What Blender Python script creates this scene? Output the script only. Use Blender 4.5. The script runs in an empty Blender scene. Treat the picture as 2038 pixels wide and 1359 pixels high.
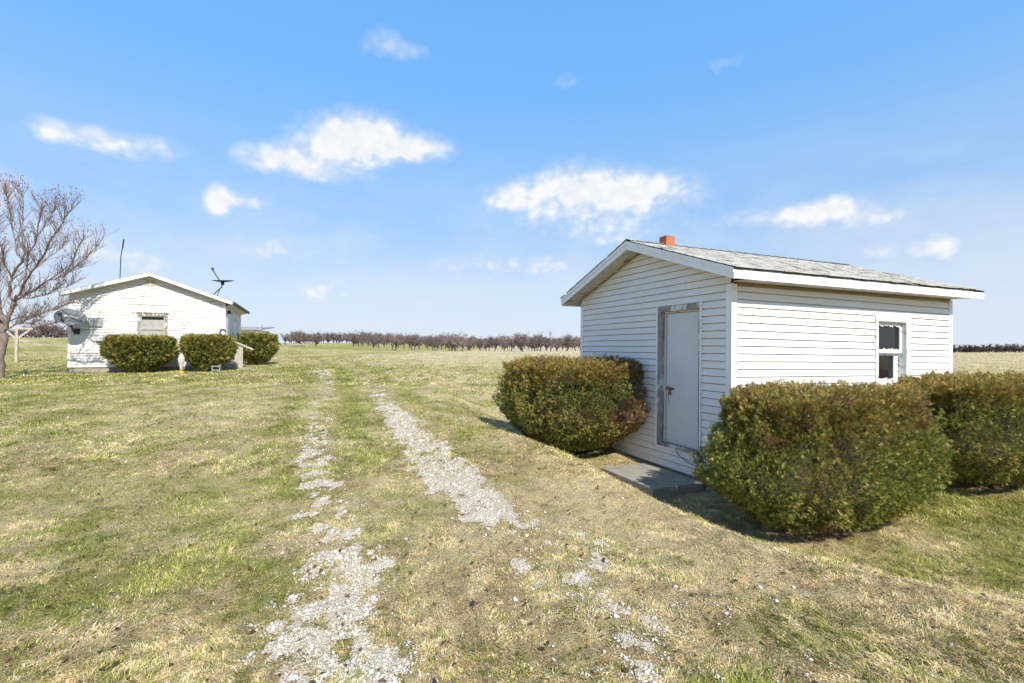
import bpy, math, random
import numpy as np
from mathutils import Matrix, Vector, Euler

SC = bpy.context.scene
COL = SC.collection
R = math.radians
rng = np.random.default_rng(7)
random.seed(7)

# ------------------------------------------------------------------ noise
def _hash(ix, iy, seed):
    h = (ix.astype(np.int64) * 374761393 + iy.astype(np.int64) * 668265263 + seed * 2147483647) & 0xFFFFFFFF
    h = ((h ^ (h >> 13)) * 1274126177) & 0xFFFFFFFF
    h = h ^ (h >> 16)
    return (h & 0xFFFFFF) / float(0xFFFFFF)

def vnoise(x, y, seed=0):
    x = np.asarray(x, float); y = np.asarray(y, float)
    ix = np.floor(x); iy = np.floor(y); fx = x - ix; fy = y - iy
    u = fx * fx * (3 - 2 * fx); v = fy * fy * (3 - 2 * fy)
    a = _hash(ix, iy, seed); b = _hash(ix + 1, iy, seed)
    c = _hash(ix, iy + 1, seed); d = _hash(ix + 1, iy + 1, seed)
    return (a * (1 - u) + b * u) * (1 - v) + (c * (1 - u) + d * u) * v

def fbm(x, y, seed=0, octv=4, gain=.5):
    s = 0; a = 1; t = 0
    for o in range(octv):
        s = s + a * vnoise(x * 2 ** o + 17.3 * o, y * 2 ** o - 9.1 * o, seed + o); t += a; a *= gain
    return s / t

def sst(a, b, x):
    t = np.clip((np.asarray(x, float) - a) / (b - a), 0, 1)
    return t * t * (3 - 2 * t)

# ------------------------------------------------------------------ terrain
CREST = np.array([(-1.7, 13.), (-.75, 9.3), (.62, 7.0), (1.05, 5.9), (1.5, 4.95), (2.05, 4.1), (2.9, 3.35), (4.6, 2.3), (8., .3)])

def crest_d(x, y):
    """signed distance to the bank's crest, positive on the shed side"""
    best = np.full(np.shape(x), 1e9); sg = np.zeros(np.shape(x))
    for (ax, ay), (bx, by) in zip(CREST[:-1], CREST[1:]):
        dx, dy = bx - ax, by - ay; L2 = dx * dx + dy * dy
        t = np.clip(((x - ax) * dx + (y - ay) * dy) / L2, 0, 1)
        px, py = ax + t * dx - x, ay + t * dy - y
        d = np.hypot(px, py)
        s = (dx * (y - ay) - dy * (x - ax)) / math.sqrt(L2)
        m = d < best
        best = np.where(m, d, best); sg = np.where(m, np.sign(s), sg)
    return best * sg

TY = [-60, -5, 0, 3, 4.5, 6, 8, 11, 15, 19, 24, 30, 40, 50, 70, 96, 130, 200, 300, 500, 1400]
TZ = [-.5, -.05, 0, .03, .08, .2, .33, .48, .68, .84, 1.02, 1.22, 1.42, 1.50, 1.57, 1.62, 1.95, 3.2, 4.6, 6.5, 12.]
def ground_z(x, y):
    x = np.asarray(x, float); y = np.asarray(y, float)
    z = np.interp(y, TY, TZ)
    z = z + 1.9 * sst(25, 65, y) * sst(12, 60, -x)
    z = z - .75 * sst(40, 110, y) * sst(25, 80, x)
    z = z + .55 * np.exp(-(((x + 25) / 6.) ** 2 + ((y - 74) / 3.) ** 2))
    d = crest_d(x, y)
    amp = np.interp(y, [-5, 1.5, 3, 4.5, 6, 10, 20, 36], [.2, .3, .42, .5, .56, .44, .15, 0])
    z = z - amp * sst(-.35, 1.05, d) * sst(-60, -12, -x + 0)
    near = np.exp(-((np.hypot(x, y)) / 60.) ** 2)
    z = z + np.exp(-((np.hypot(x, y)) / 11.) ** 2) * (.034 * (fbm(x * 5.5, y * 5.5, 13, 2) - .5) + .022 * (vnoise(x * 15, y * 15, 15) - .5)) * (1 - .6 * sst(.3, .8, gravel_mask(x, y)))
    z = z + near * (.05 * (fbm(x * .7, y * .7, 3, 3) - .5) + .022 * (fbm(x * 3.1, y * 3.1, 9, 3) - .5))
    z = z + (1 - near) * .25 * (fbm(x * .06, y * .06, 5, 3) - .5)
    return z
def gz(x, y):
    return float(ground_z(np.array([x]), np.array([y]))[0])

# wheel tracks: x, y, half width, how much bare stone shows
LT = np.array([(-.55, 1.2, .46, .7), (-.82, 2.33, .48, .78), (-1.17, 3.05, .50, .82), (-1.55, 4.1, .46, .80), (-1.72, 4.7, .36, .74), (-2.19, 5.5, .34, .76), (-2.7, 6.5, .3, .7), (-3.2, 8., .28, .62), (-4.2, 10.8, .26, .62), (-5.6, 14.8, .26, .6), (-6.5, 16.6, .36, .75), (-7.3, 18.6, .42, .85), (-8.6, 21.5, .25, .15), (-13, 30, .3, 0)])
RT = np.array([(.55, 1.2, .7, .36), (.5, 2.33, .75, .40), (.4, 3.05, .75, .46), (.12, 4.0, .55, .58), (-.12, 4.5, .42, .85), (-.5, 5.1, .42, 1.15), (-.82, 5.8, .44, 1.2), (-1.3, 7., .40, 1.15), (-2.15, 9., .34, 1.0), (-3.1, 11.5, .33, .8), (-4.4, 14.8, .32, .5), (-5.7, 18., .3, .3), (-7.3, 22, .3, .2), (-11.5, 30, .3, 0)])
def track(x, y, T):
    cx = np.interp(y, T[:, 1], T[:, 0]); hw = np.interp(y, T[:, 1], T[:, 2]); st = np.interp(y, T[:, 1], T[:, 3])
    d = np.abs(x - cx) / (hw * 1.1)
    return d, st
def gravel_mask(x, y):
    n = np.clip((fbm(x * 3.0, y * 2.2, 21, 4, .62) - .5) * 2.1 + .5, 0, 1)
    n2 = np.clip((fbm(x * 14, y * 10, 31, 3) - .5) * 2. + .5, 0, 1)
    nn = .42 * n + .58 * n2
    g = 0
    for T in (LT, RT):
        d, st = track(x, y, T)
        core = (1 - sst(.25, 1.45, d)) * st
        g = np.maximum(g, np.maximum(sst(-.02, .30, core * .84 - (1 - nn) * 1.08), .15 * core))
    g = np.where((y < .3) | (y > 27), 0, g)
    stray = sst(.45, .8, nn) * np.exp(-(((x - .85) / .75) ** 2 + ((y - 2.9) / 1.0) ** 2)) * .55
    return np.maximum(g, stray)
def bed_mask(x, y):
    """bare earth clear of grass beneath the yews, also standing in for deep shade"""
    b = 0
    for bx_, by_, r_a, r_b in ((1.0, 8.45, 1.0, 1.1), (3.55, 5.5, 1.45, .85), (6.6, 6.85, 1.4, .9), (-14.1, 18.4, 1.1, .6), (-11.98, 19., .9, .6), (-12.05, 22.8, .8, .8)):
        c_, s_ = math.cos(.398), math.sin(.398); dx, dy = x - bx_, y - by_
        b = np.maximum(b, 1 - sst(.2, .72, np.hypot((dx * c_ + dy * s_) / r_a, (-dx * s_ + dy * c_) / r_b)))
    return b
def soil_mask(x, y):
    """brown thatch and bare earth beside and between the tracks"""
    s = 0
    for T in (LT, RT):
        d, st = track(x, y, T)
        s = np.maximum(s, 1 - sst(.9, 2.1, d))
    s = .62 * s * np.where(y > 26, 0, 1) * sst(.40, .66, .4 * fbm(x * 1.1, y * .8, 55, 3) + .6 * fbm(x * 5, y * 4, 56, 3))
    cd = crest_d(x, y)
    s = np.maximum(s, .5 * np.exp(-((cd + .35) / .28) ** 2) * sst(.42, .62, fbm(x * 1.3, y * 1.3, 66, 3)))
    s = np.maximum(s, bed_mask(x, y))  # yew beds: earth whose darker colour also carries the bushes' deep shade
    s = np.maximum(s, .5 * sst(.64, .74, fbm(x * .9, y * .9, 77, 3)))
    return s
def green_mask(x, y):
    g = .42 + .58 * (fbm(x * .33, y * .33, 101, 4, .55) - .5) + .85 * (fbm(x * 2.6, y * 2.6, 111, 3) - .5)
    g = g + .28 * np.exp(-(((x + 13) / 9) ** 2 + ((y - 19) / 9) ** 2)) + .12 * np.exp(-(((x + 3.2) / 1.3) ** 2 + ((y - 3.) / 1.3) ** 2))
    g = g + .5 * np.exp(-(((x - 6.5) / 3.2) ** 2 + ((y - 5) / 2.4) ** 2))
    g = g + .16 * sst(-60, -15, -np.abs(x + 45)) * sst(22, 30, y)
    g = g + .35 * np.exp(-(((x + 25) / 7.) ** 2 + ((y - 73) / 5.) ** 2))
    for T in (LT, RT):
        d, st = track(x, y, T)
        g = g + .22 * np.exp(-((d - 2.0) / .8) ** 2) * sst(5, 10, y)
    g = g - .40 * sst(15, 34, y) * sst(-18, 0, x)
    g = g - .25 * np.exp(-(((x - .9) / 1.1) ** 2 + ((y - 5.2) / 1.6) ** 2)) - .12 * np.exp(-(((x - 3.0) / 1.4) ** 2 + ((y - 2.6) / 1.) ** 2))
    return np.clip(g, 0, 1)

# ------------------------------------------------------------------ mesh helpers
def tag(o, label=None, cat=None, group=None, kind=None):
    if label: o['label'] = label
    if cat: o['category'] = cat
    if group: o['group'] = group
    if kind: o['kind'] = kind
    return o

def np_mesh(name, V, F3=None, F4=None, mats=None, col=None, attrs=None, smooth=False, parent=None, link=True):
    me = bpy.data.meshes.new(name)
    V = np.ascontiguousarray(V, np.float32)
    me.vertices.add(len(V)); me.vertices.foreach_set('co', V.ravel())
    n3 = 0 if F3 is None else len(F3); n4 = 0 if F4 is None else len(F4)
    parts = []
    if n3: parts.append(np.asarray(F3, np.int32).ravel())
    if n4: parts.append(np.asarray(F4, np.int32).ravel())
    li = np.concatenate(parts)
    me.loops.add(len(li)); me.loops.foreach_set('vertex_index', li)
    me.polygons.add(n3 + n4)
    tot = np.concatenate([np.full(n3, 3, np.int32), np.full(n4, 4, np.int32)])
    st = np.concatenate([[0], np.cumsum(tot)[:-1]]).astype(np.int32)
    me.polygons.foreach_set('loop_start', st)
    try: me.polygons.foreach_set('loop_total', tot)
    except Exception: pass
    if smooth: me.polygons.foreach_set('use_smooth', np.ones(n3 + n4, bool))
    if col is not None:
        a = me.attributes.new('Col', 'FLOAT_COLOR', 'POINT')
        c = np.ones((len(V), 4), np.float32); c[:, :3] = col
        a.data.foreach_set('color', c.ravel())
    for k, v in (attrs or {}).items():
        a = me.attributes.new(k, 'FLOAT', 'POINT'); a.data.foreach_set('value', np.ascontiguousarray(v, np.float32))
    me.update(calc_edges=True); me.validate()
    for m in (mats or []): me.materials.append(m)
    o = bpy.data.objects.new(name, me)
    if link: COL.objects.link(o)
    if parent: o.parent = parent
    return o

class MB:
    def __init__(s): s.v = []; s.f = []
    def quad(s, a, b, c, d):
        n = len(s.v); s.v += [tuple(a), tuple(b), tuple(c), tuple(d)]; s.f.append((n, n + 1, n + 2, n + 3)); return s
    def poly(s, pts):
        n = len(s.v); s.v += [tuple(p) for p in pts]; s.f.append(tuple(range(n, n + len(pts)))); return s
    def box(s, x0, x1, y0, y1, z0, z1, M=None):
        n = len(s.v)
        P = [(x0, y0, z0), (x1, y0, z0), (x1, y1, z0), (x0, y1, z0), (x0, y0, z1), (x1, y0, z1), (x1, y1, z1), (x0, y1, z1)]
        if M is not None: P = [tuple(M @ Vector(p)) for p in P]
        s.v += P
        s.f += [tuple(n + i for i in q) for q in ((0, 3, 2, 1), (4, 5, 6, 7), (0, 1, 5, 4), (1, 2, 6, 5), (2, 3, 7, 6), (3, 0, 4, 7))]
        return s
    def prism(s, pts, d):
        """closed polygon pts (3d) extruded by vector d"""
        n = len(s.v); k = len(pts); d = Vector(d)
        s.v += [tuple(p) for p in pts] + [tuple(Vector(p) + d) for p in pts]
        s.f.append(tuple(range(n + k - 1, n - 1, -1))); s.f.append(tuple(range(n + k, n + 2 * k)))
        for i in range(k):
            j = (i + 1) % k; s.f.append((n + i, n + j, n + k + j, n + k + i))
        return s
    def tube(s, pts, rad, n=8, cap=True):
        pts = [Vector(p) for p in pts]
        if not hasattr(rad, '__len__'): rad = [rad] * len(pts)
        b = len(s.v); up = None
        for i, p in enumerate(pts):
            t = (pts[min(i + 1, len(pts) - 1)] - pts[max(i - 1, 0)]).normalized()
            if up is None: up = t.orthogonal().normalized()
            up = (up - t * up.dot(t)); up = up.normalized() if up.length > 1e-6 else t.orthogonal().normalized()
            w = t.cross(up)
            for k in range(n):
                a = 2 * math.pi * k / n
                s.v.append(tuple(p + (up * math.cos(a) + w * math.sin(a)) * rad[i]))
        for i in range(len(pts) - 1):
            for k in range(n):
                k2 = (k + 1) % n
                s.f.append((b + i * n + k, b + i * n + k2, b + (i + 1) * n + k2, b + (i + 1) * n + k))
        if cap:
            s.f.append(tuple(b + k for k in reversed(range(n)))); s.f.append(tuple(b + (len(pts) - 1) * n + k for k in range(n)))
        return s
    def lathe(s, prof, n=16, M=None):
        b = len(s.v)
        for r, z in prof:
            for k in range(n):
                a = 2 * math.pi * k / n; p = Vector((r * math.cos(a), r * math.sin(a), z))
                s.v.append(tuple(M @ p if M is not None else p))
        for i in range(len(prof) - 1):
            for k in range(n):
                k2 = (k + 1) % n; s.f.append((b + i * n + k, b + i * n + k2, b + (i + 1) * n + k2, b + (i + 1) * n + k))
        s.f.append(tuple(b + k for k in reversed(range(n)))); s.f.append(tuple(b + (len(prof) - 1) * n + k for k in range(n)))
        return s
    def obj(s, name, mat, parent=None, bevel=0, smooth=False):
        me = bpy.data.meshes.new(name); me.from_pydata(s.v, [], s.f); me.validate()
        me.materials.append(mat)
        if smooth: me.polygons.foreach_set('use_smooth', np.ones(len(me.polygons), bool))
        o = bpy.data.objects.new(name, me); COL.objects.link(o)
        if parent: o.parent = parent
        if bevel:
            m = o.modifiers.new('Bevel', 'BEVEL'); m.width = bevel; m.segments = 2; m.limit_method = 'ANGLE'
        return o

def empty(name, M, label, cat, group=None):
    o = bpy.data.objects.new(name, None); COL.objects.link(o); o.matrix_world = M
    o.empty_display_size = .2
    return tag(o, label, cat, group)

# ------------------------------------------------------------------ materials
class NT:
    def __init__(s, name):
        s.m = bpy.data.materials.new(name); s.m.use_nodes = True
        s.t = s.m.node_tree; s.n = s.t.nodes; s.b = s.n['Principled BSDF']; s.out = s.n['Material Output']
        s._co = None
    def add(s, t, **k):
        nd = s.n.new(t)
        for a, v in k.items(): setattr(nd, a, v)
        return nd
    def link(s, a, b): s.t.links.new(a, b)
    def co(s, kind='Object'):
        if s._co is None: s._co = s.add('ShaderNodeTexCoord')
        return s._co.outputs[kind]
    def noise(s, scale, detail=4, rough=.55, stretch=None, kind='Object', dist=0):
        nz = s.add('ShaderNodeTexNoise'); nz.inputs['Scale'].default_value = scale; nz.inputs['Detail'].default_value = detail
        nz.inputs['Roughness'].default_value = rough; nz.inputs['Distortion'].default_value = dist
        if stretch:
            mp = s.add('ShaderNodeMapping'); mp.inputs['Scale'].default_value = stretch
            s.link(s.co(kind), mp.inputs[0]); s.link(mp.outputs[0], nz.inputs['Vector'])
        else: s.link(s.co(kind), nz.inputs['Vector'])
        return nz.outputs['Fac']
    def ramp(s, fac, stops, interp='LINEAR'):
        r = s.add('ShaderNodeValToRGB'); e = r.color_ramp.elements; r.color_ramp.interpolation = interp
        while len(e) < len(stops): e.new(.5)
        for el, (p, c) in zip(e, stops):
            el.position = p; el.color = (c, c, c, 1) if not hasattr(c, '__len__') else (*c, 1)
        s.link(fac, r.inputs[0]); return r.outputs[0]
    def mix(s, fac, a, b, mode='MIX'):
        m = s.add('ShaderNodeMix', data_type='RGBA', blend_type=mode)
        for sock, v in ((m.inputs[0], fac), (m.inputs[6], a), (m.inputs[7], b)):
            if hasattr(v, 'is_output'): s.link(v, sock)
            elif hasattr(v, '__len__'): sock.default_value = (*v, 1)
            else: sock.default_value = v
        return m.outputs[2]
    def math(s, op, a, b=None, clamp=False):
        m = s.add('ShaderNodeMath', operation=op, use_clamp=clamp)
        for sock, v in ((m.inputs[0], a), (m.inputs[1], b)):
            if v is None: continue
            if hasattr(v, 'is_output'): s.link(v, sock)
            else: sock.default_value = v
        return m.outputs[0]
    def bump(s, h, strength=.3, dist=.01):
        b = s.add('ShaderNodeBump'); b.inputs['Strength'].default_value = strength; b.inputs['Distance'].default_value = dist
        s.link(h, b.inputs['Height']); s.link(b.outputs[0], s.b.inputs['Normal'])
    def attr(s, name, out='Fac'):
        a = s.add('ShaderNodeAttribute'); a.attribute_name = name; return a.outputs[out]
    def done(s, color=None, rough=.7, metal=0, spec=None):
        if color is not None:
            if hasattr(color, 'is_output'): s.link(color, s.b.inputs['Base Color'])
            else: s.b.inputs['Base Color'].default_value = (*color, 1)
        if hasattr(rough, 'is_output'): s.link(rough, s.b.inputs['Roughness'])
        else: s.b.inputs['Roughness'].default_value = rough
        s.b.inputs['Metallic'].default_value = metal
        if spec is not None: s.b.inputs['Specular IOR Level'].default_value = spec
        return s.m

def mat_plain(name, c, rough=.6, metal=0, var=.12, scale=6, bump=0):
    t = NT(name); n = t.noise(scale, 5)
    lo = tuple(x * (1 - var) for x in c); hi = tuple(min(1, x * (1 + var)) for x in c)
    if bump: t.bump(t.noise(scale * 6, 4), bump, .005)
    return t.done(t.ramp(n, [(.3, lo), (.7, hi)]), rough, metal)

def mat_vinyl():
    t = NT('vinyl_siding')
    n = t.noise(2.2, 5, stretch=(1, 1, 2)); d = t.noise(9, 6, .65, stretch=(1, 1, .35))
    c = t.ramp(n, [(.3, (.70, .685, .66)), (.7, (.755, .74, .715))])
    c = t.mix(t.ramp(d, [(.56, 0), (.85, .35)]), c, (.55, .53, .47))
    t.bump(t.noise(40, 3, stretch=(.3, .3, 2)), .06, .003)
    return t.done(c, .42)

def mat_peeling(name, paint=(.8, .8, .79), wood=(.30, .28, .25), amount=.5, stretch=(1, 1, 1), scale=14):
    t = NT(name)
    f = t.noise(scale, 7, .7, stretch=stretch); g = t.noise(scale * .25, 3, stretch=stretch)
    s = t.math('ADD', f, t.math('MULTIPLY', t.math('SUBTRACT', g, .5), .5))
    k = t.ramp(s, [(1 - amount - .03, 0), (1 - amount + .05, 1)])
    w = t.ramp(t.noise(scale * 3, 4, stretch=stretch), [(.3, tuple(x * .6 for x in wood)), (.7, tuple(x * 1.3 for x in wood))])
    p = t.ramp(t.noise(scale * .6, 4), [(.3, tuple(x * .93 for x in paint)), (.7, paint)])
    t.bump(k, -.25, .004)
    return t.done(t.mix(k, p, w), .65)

def mat_wood(name, c, stretch=(1, 1, .12), scale=25):
    t = NT(name)
    f = t.noise(scale, 6, .65, stretch=stretch)
    col = t.ramp(f, [(.25, tuple(x * .55 for x in c)), (.5, c), (.8, tuple(min(1, x * 1.3) for x in c))])
    t.bump(f, .4, .004)
    return t.done(col, .85)

def mat_concrete():
    t = NT('concrete')
    n = t.noise(5, 7, .6); f = t.noise(60, 4)
    c = t.ramp(n, [(.3, (.22, .20, .165)), (.55, (.32, .295, .245)), (.8, (.40, .365, .30))])
    c = t.mix(t.ramp(f, [(.45, 0), (.75, .5)]), c, (.2, .19, .17))
    t.bump(f, .4, .004)
    return t.done(c, .9)

def mat_vcol(name, rough=.8, trans=.25, spec=.3):
    t = NT(name); c = t.attr('Col', 'Color')
    t.done(c, rough, spec=spec)
    if trans:
        tr = t.add('ShaderNodeBsdfTranslucent'); t.link(c, tr.inputs['Color'])
        mx = t.add('ShaderNodeMixShader'); mx.inputs[0].default_value = trans
        t.link(t.b.outputs[0], mx.inputs[1]); t.link(tr.outputs[0], mx.inputs[2]); t.link(mx.outputs[0], t.out.inputs[0])
    return t.m

def mat_ground():
    t = NT('lawn_ground')
    n1 = t.noise(9, 6, .7); n2 = t.noise(70, 5, .7); n3 = t.noise(1.1, 5, .6)
    far = t.noise(.22, 6, .62, stretch=(1, 2.2, 1))
    g = t.attr('green'); s = t.attr('soil'); tone = t.attr('tone')
    straw = t.ramp(n2, [(.25, (.19, .135, .065)), (.48, (.50, .405, .22)), (.72, (.80, .69, .47))])
    grn = t.ramp(n2, [(.25, (.13, .135, .03)), (.5, (.26, .265, .07)), (.8, (.42, .40, .14))])
    gm = t.math('ADD', g, t.math('MULTIPLY', t.math('SUBTRACT', n1, .5), .7))
    gm = t.math('ADD', gm, t.math('MULTIPLY', t.math('SUBTRACT', far, .5), .9))
    c = t.mix(t.ramp(gm, [(.25, 0), (.75, 1)]), straw, grn)
    soil = t.ramp(n2, [(.3, (.17, .115, .05)), (.7, (.43, .32, .17))])
    sm = t.math('ADD', s, t.math('MULTIPLY', t.math('SUBTRACT', n1, .5), .6))
    c = t.mix(t.ramp(sm, [(.35, 0), (.75, .9)]), c, soil)
    pale = t.ramp(t.noise(.5, 6, .65, stretch=(.5, 2.4, 1)), [(.3, (.40, .33, .20)), (.5, (.56, .48, .33)), (.72, (.70, .62, .48))])
    c = t.mix(tone, c, pale)
    c = t.mix(t.ramp(n3, [(.3, .0), (.75, .22)]), c, (.22, .15, .07))
    t.bump(t.math('ADD', n2, n1), .9, .03)
    return t.done(c, .95, spec=.1)

def mat_gravel_bed():
    t = NT('limestone_bed')
    n = t.noise(55, 5, .7); v = t.add('ShaderNodeTexVoronoi'); v.inputs['Scale'].default_value = 75; t.link(t.co(), v.inputs['Vector'])
    c = t.ramp(n, [(.3, (.34, .27, .18)), (.5, (.52, .45, .35)), (.72, (.74, .68, .59))])
    c = t.mix(.35, c, t.ramp(v.outputs['Distance'], [(0, (.66, .61, .55)), (.5, (.34, .28, .20))]))
    t.bump(t.math('SUBTRACT', 1, v.outputs['Distance']), .7, .015)
    return t.done(c, .95, spec=.1)

def mat_shingle():
    t = NT('weathered_shingles')
    c0 = t.attr('Col', 'Color')
    n = t.noise(2.6, 7, .7); f = t.noise(90, 3, .7); l = t.noise(5, 6, .7)
    c = t.mix(t.ramp(n, [(.42, 0), (.72, .35)]), c0, (.24, .23, .205))
    c = t.mix(t.ramp(l, [(.56, 0), (.75, .55)]), c, (.36, .38, .29))
    c = t.mix(t.ramp(f, [(.4, 0), (.8, .35)]), c, (.2, .19, .18))
    t.bump(f, .5, .004)
    return t.done(c, .95, spec=.15)

def mat_brick():
    t = NT('orange_brick')
    b = t.add('ShaderNodeTexBrick'); mp = t.add('ShaderNodeMapping'); mp.inputs['Rotation'].default_value = (R(90), 0, 0)
    t.link(t.co(), mp.inputs[0]); t.link(mp.outputs[0], b.inputs['Vector'])
    b.inputs['Color1'].default_value = (.42, .145, .07, 1); b.inputs['Color2'].default_value = (.34, .11, .055, 1); b.inputs['Mortar'].default_value = (.42, .17, .09, 1)
    b.inputs['Scale'].default_value = 1; b.inputs['Brick Width'].default_value = .22; b.inputs['Row Height'].default_value = .075; b.inputs['Mortar Size'].default_value = .006
    c = t.mix(t.ramp(t.noise(25, 5), [(.4, 0), (.8, .5)]), b.outputs[0], (.35, .09, .04))
    return t.done(c, .9)

def mat_bark(name, a, b, scale=14):
    t = NT(name); f = t.noise(scale, 7, .7, stretch=(1, 1, .3))
    t.bump(f, .6, .02)
    return t.done(t.ramp(f, [(.3, a), (.7, b)]), .95)

def mat_glass():
    t = NT('old_window_glass')
    t.done((.012, .013, .014), .04, spec=.38)
    t.bump(t.noise(3, 2), .08, .01)
    return t.m

VINYL = mat_vinyl()
TRIM = mat_plain('white_aluminium_trim', (.80, .80, .80), .4, var=.04)
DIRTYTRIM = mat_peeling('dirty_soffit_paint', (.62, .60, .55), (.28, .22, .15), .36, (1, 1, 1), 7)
RAWEDGE = mat_wood('stained_rafter_wood', (.30, .21, .11), (.2, .2, 1))
PEELV = mat_peeling('peeling_door_paint', (.66, .65, .62), (.27, .24, .21), .60, (1, .6, .4), 9)
PEELW = mat_peeling('peeling_window_paint', (.82, .82, .80), (.42, .40, .36), .40, (1, 1, 1), 16)
HOUSEP = mat_peeling('peeling_house_paint', (.68, .67, .65), (.40, .37, .34), .40, (.9, .9, 7), 3.2)
HTRIM = mat_peeling('worn_white_trim', (.79, .78, .76), (.38, .34, .29), .36, (1, 1, 1), 9)
DOORP = mat_plain('grey_white_door_paint', (.60, .61, .625), .45, var=.05, scale=2.5)
CONC = mat_concrete()
SHING = mat_shingle()
BRICK = mat_brick()
RUST = mat_plain('rusty_brass', (.28, .17, .07), .55, .6, .4, 60)
DARKM = mat_plain('dark_metal', (.035, .037, .04), .5, .4)
GREYM = mat_plain('grey_metal', (.33, .34, .36), .5, .3)
DISHM = mat_plain('grey_dish_paint', (.135, .15, .155), .5, 0, .12)
GLASS = mat_glass()
CURTAIN = mat_plain('pale_blind', (.36, .355, .33), .8, var=.15)
DARKIN = mat_plain('dark_interior', (.02, .02, .022), .9)
OLDWOOD = mat_wood('weathered_grey_wood', (.42, .38, .31))
GREYROOF = mat_plain('dark_roof_edge', (.10, .095, .09), .9, var=.3, scale=20)
BARK = mat_bark('maple_bark', (.10, .07, .062), (.30, .23, .195))
FBARK = mat_bark('orchard_bark', (.05, .037, .035), (.12, .092, .086), 3)
LEAF = mat_vcol('yew_leaves', .6, .32, .35)
BLADE = mat_vcol('grass_blades', .75, .30, .25)
STONE = mat_vcol('limestone_chips', .9, 0, .2)
TWIGV = mat_vcol('bare_twigs', .9, 0, .15)
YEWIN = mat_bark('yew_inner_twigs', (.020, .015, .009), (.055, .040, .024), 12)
WHITEPL = mat_plain('white_painted_ornament', (.52, .49, .42), .5, var=.06)  # white toned down, the partial shade between the bushes put into its colour
ORANGEP = mat_plain('orange_paint', (.62, .30, .06), .6)
REDM = mat_plain('red_lettering', (.55, .05, .05), .5)
WHITEM = mat_plain('white_lettering', (.8, .78, .76), .5)

# ------------------------------------------------------------------ camera, sun, sky
cam = bpy.data.cameras.new('camera'); co = bpy.data.objects.new('camera', cam); COL.objects.link(co)
cam.sensor_width = 36; cam.lens = 959.13 / 2038 * 36; cam.clip_end = 5000; cam.clip_start = .05
co.location = (0, 0, 1.6); co.rotation_euler = (R(90 + 1.205), 0, 0)
SC.camera = co

AZ, EL = R(26.5), R(41.5)
sv = Vector((math.sin(AZ) * math.cos(EL), -math.cos(AZ) * math.cos(EL), math.sin(EL)))
sun = bpy.data.lights.new('sun', 'SUN'); so = bpy.data.objects.new('sun', sun); COL.objects.link(so)
sun.energy = 3.7; sun.angle = R(.55); sun.color = (1, .93, .82)
so.rotation_euler = sv.to_track_quat('Z', 'Y').to_euler(); so.location = sv * 40

W = bpy.data.worlds.new('World'); SC.world = W; W.use_nodes = True
wt = W.node_tree; wn = wt.nodes; wn.clear()
def wadd(t, **k):
    n = wn.new(t)
    for a, v in k.items(): setattr(n, a, v)
    return n
def wm(op, a, b=None, clamp=False, c=None):
    m = wadd('ShaderNodeMath', operation=op, use_clamp=clamp)
    for s, v in zip(m.inputs, (a, b, c)):
        if v is None: continue
        if hasattr(v, 'is_output'): wt.links.new(v, s)
        else: s.default_value = v
    return m.outputs[0]
sky = wadd('ShaderNodeTexSky', sky_type='NISHITA'); sky.sun_disc = False
sky.sun_elevation = EL; sky.sun_rotation = R(180) - AZ; sky.air_density = 1.0; sky.dust_density = .3; sky.ozone_density = 1.6
tc = wadd('ShaderNodeTexCoord'); sep = wadd('ShaderNodeSeparateXYZ'); wt.links.new(tc.outputs['Generated'], sep.inputs[0])
az = wm('ARCTAN2', sep.outputs[0], sep.outputs[1]); el = wm('ARCSINE', sep.outputs[2])
def wnoise(scale, detail, rough, stretch, dist=0, off=(0, 0, 0)):
    mp = wadd('ShaderNodeMapping'); mp.inputs['Scale'].default_value = stretch; mp.inputs['Location'].default_value = off
    wt.links.new(tc.outputs['Generated'], mp.inputs[0])
    n = wadd('ShaderNodeTexNoise'); n.inputs['Scale'].default_value = scale; n.inputs['Detail'].default_value = detail
    n.inputs['Roughness'].default_value = rough; n.inputs['Distortion'].default_value = dist
    wt.links.new(mp.outputs[0], n.inputs['Vector']); return n.outputs['Fac']
nA = wnoise(14, 9, .62, (1, 1, 1.9), .3); nB = wnoise(5, 5, .55, (1, 1, 2.5), .2, (3, 1, 2)); nC = wnoise(38, 6, .6, (1, 1, 1.6))
nz = wm('ADD', wm('MULTIPLY', wm('SUBTRACT', nA, .5), 2.4), wm('MULTIPLY', wm('SUBTRACT', nC, .5), .8))
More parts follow.
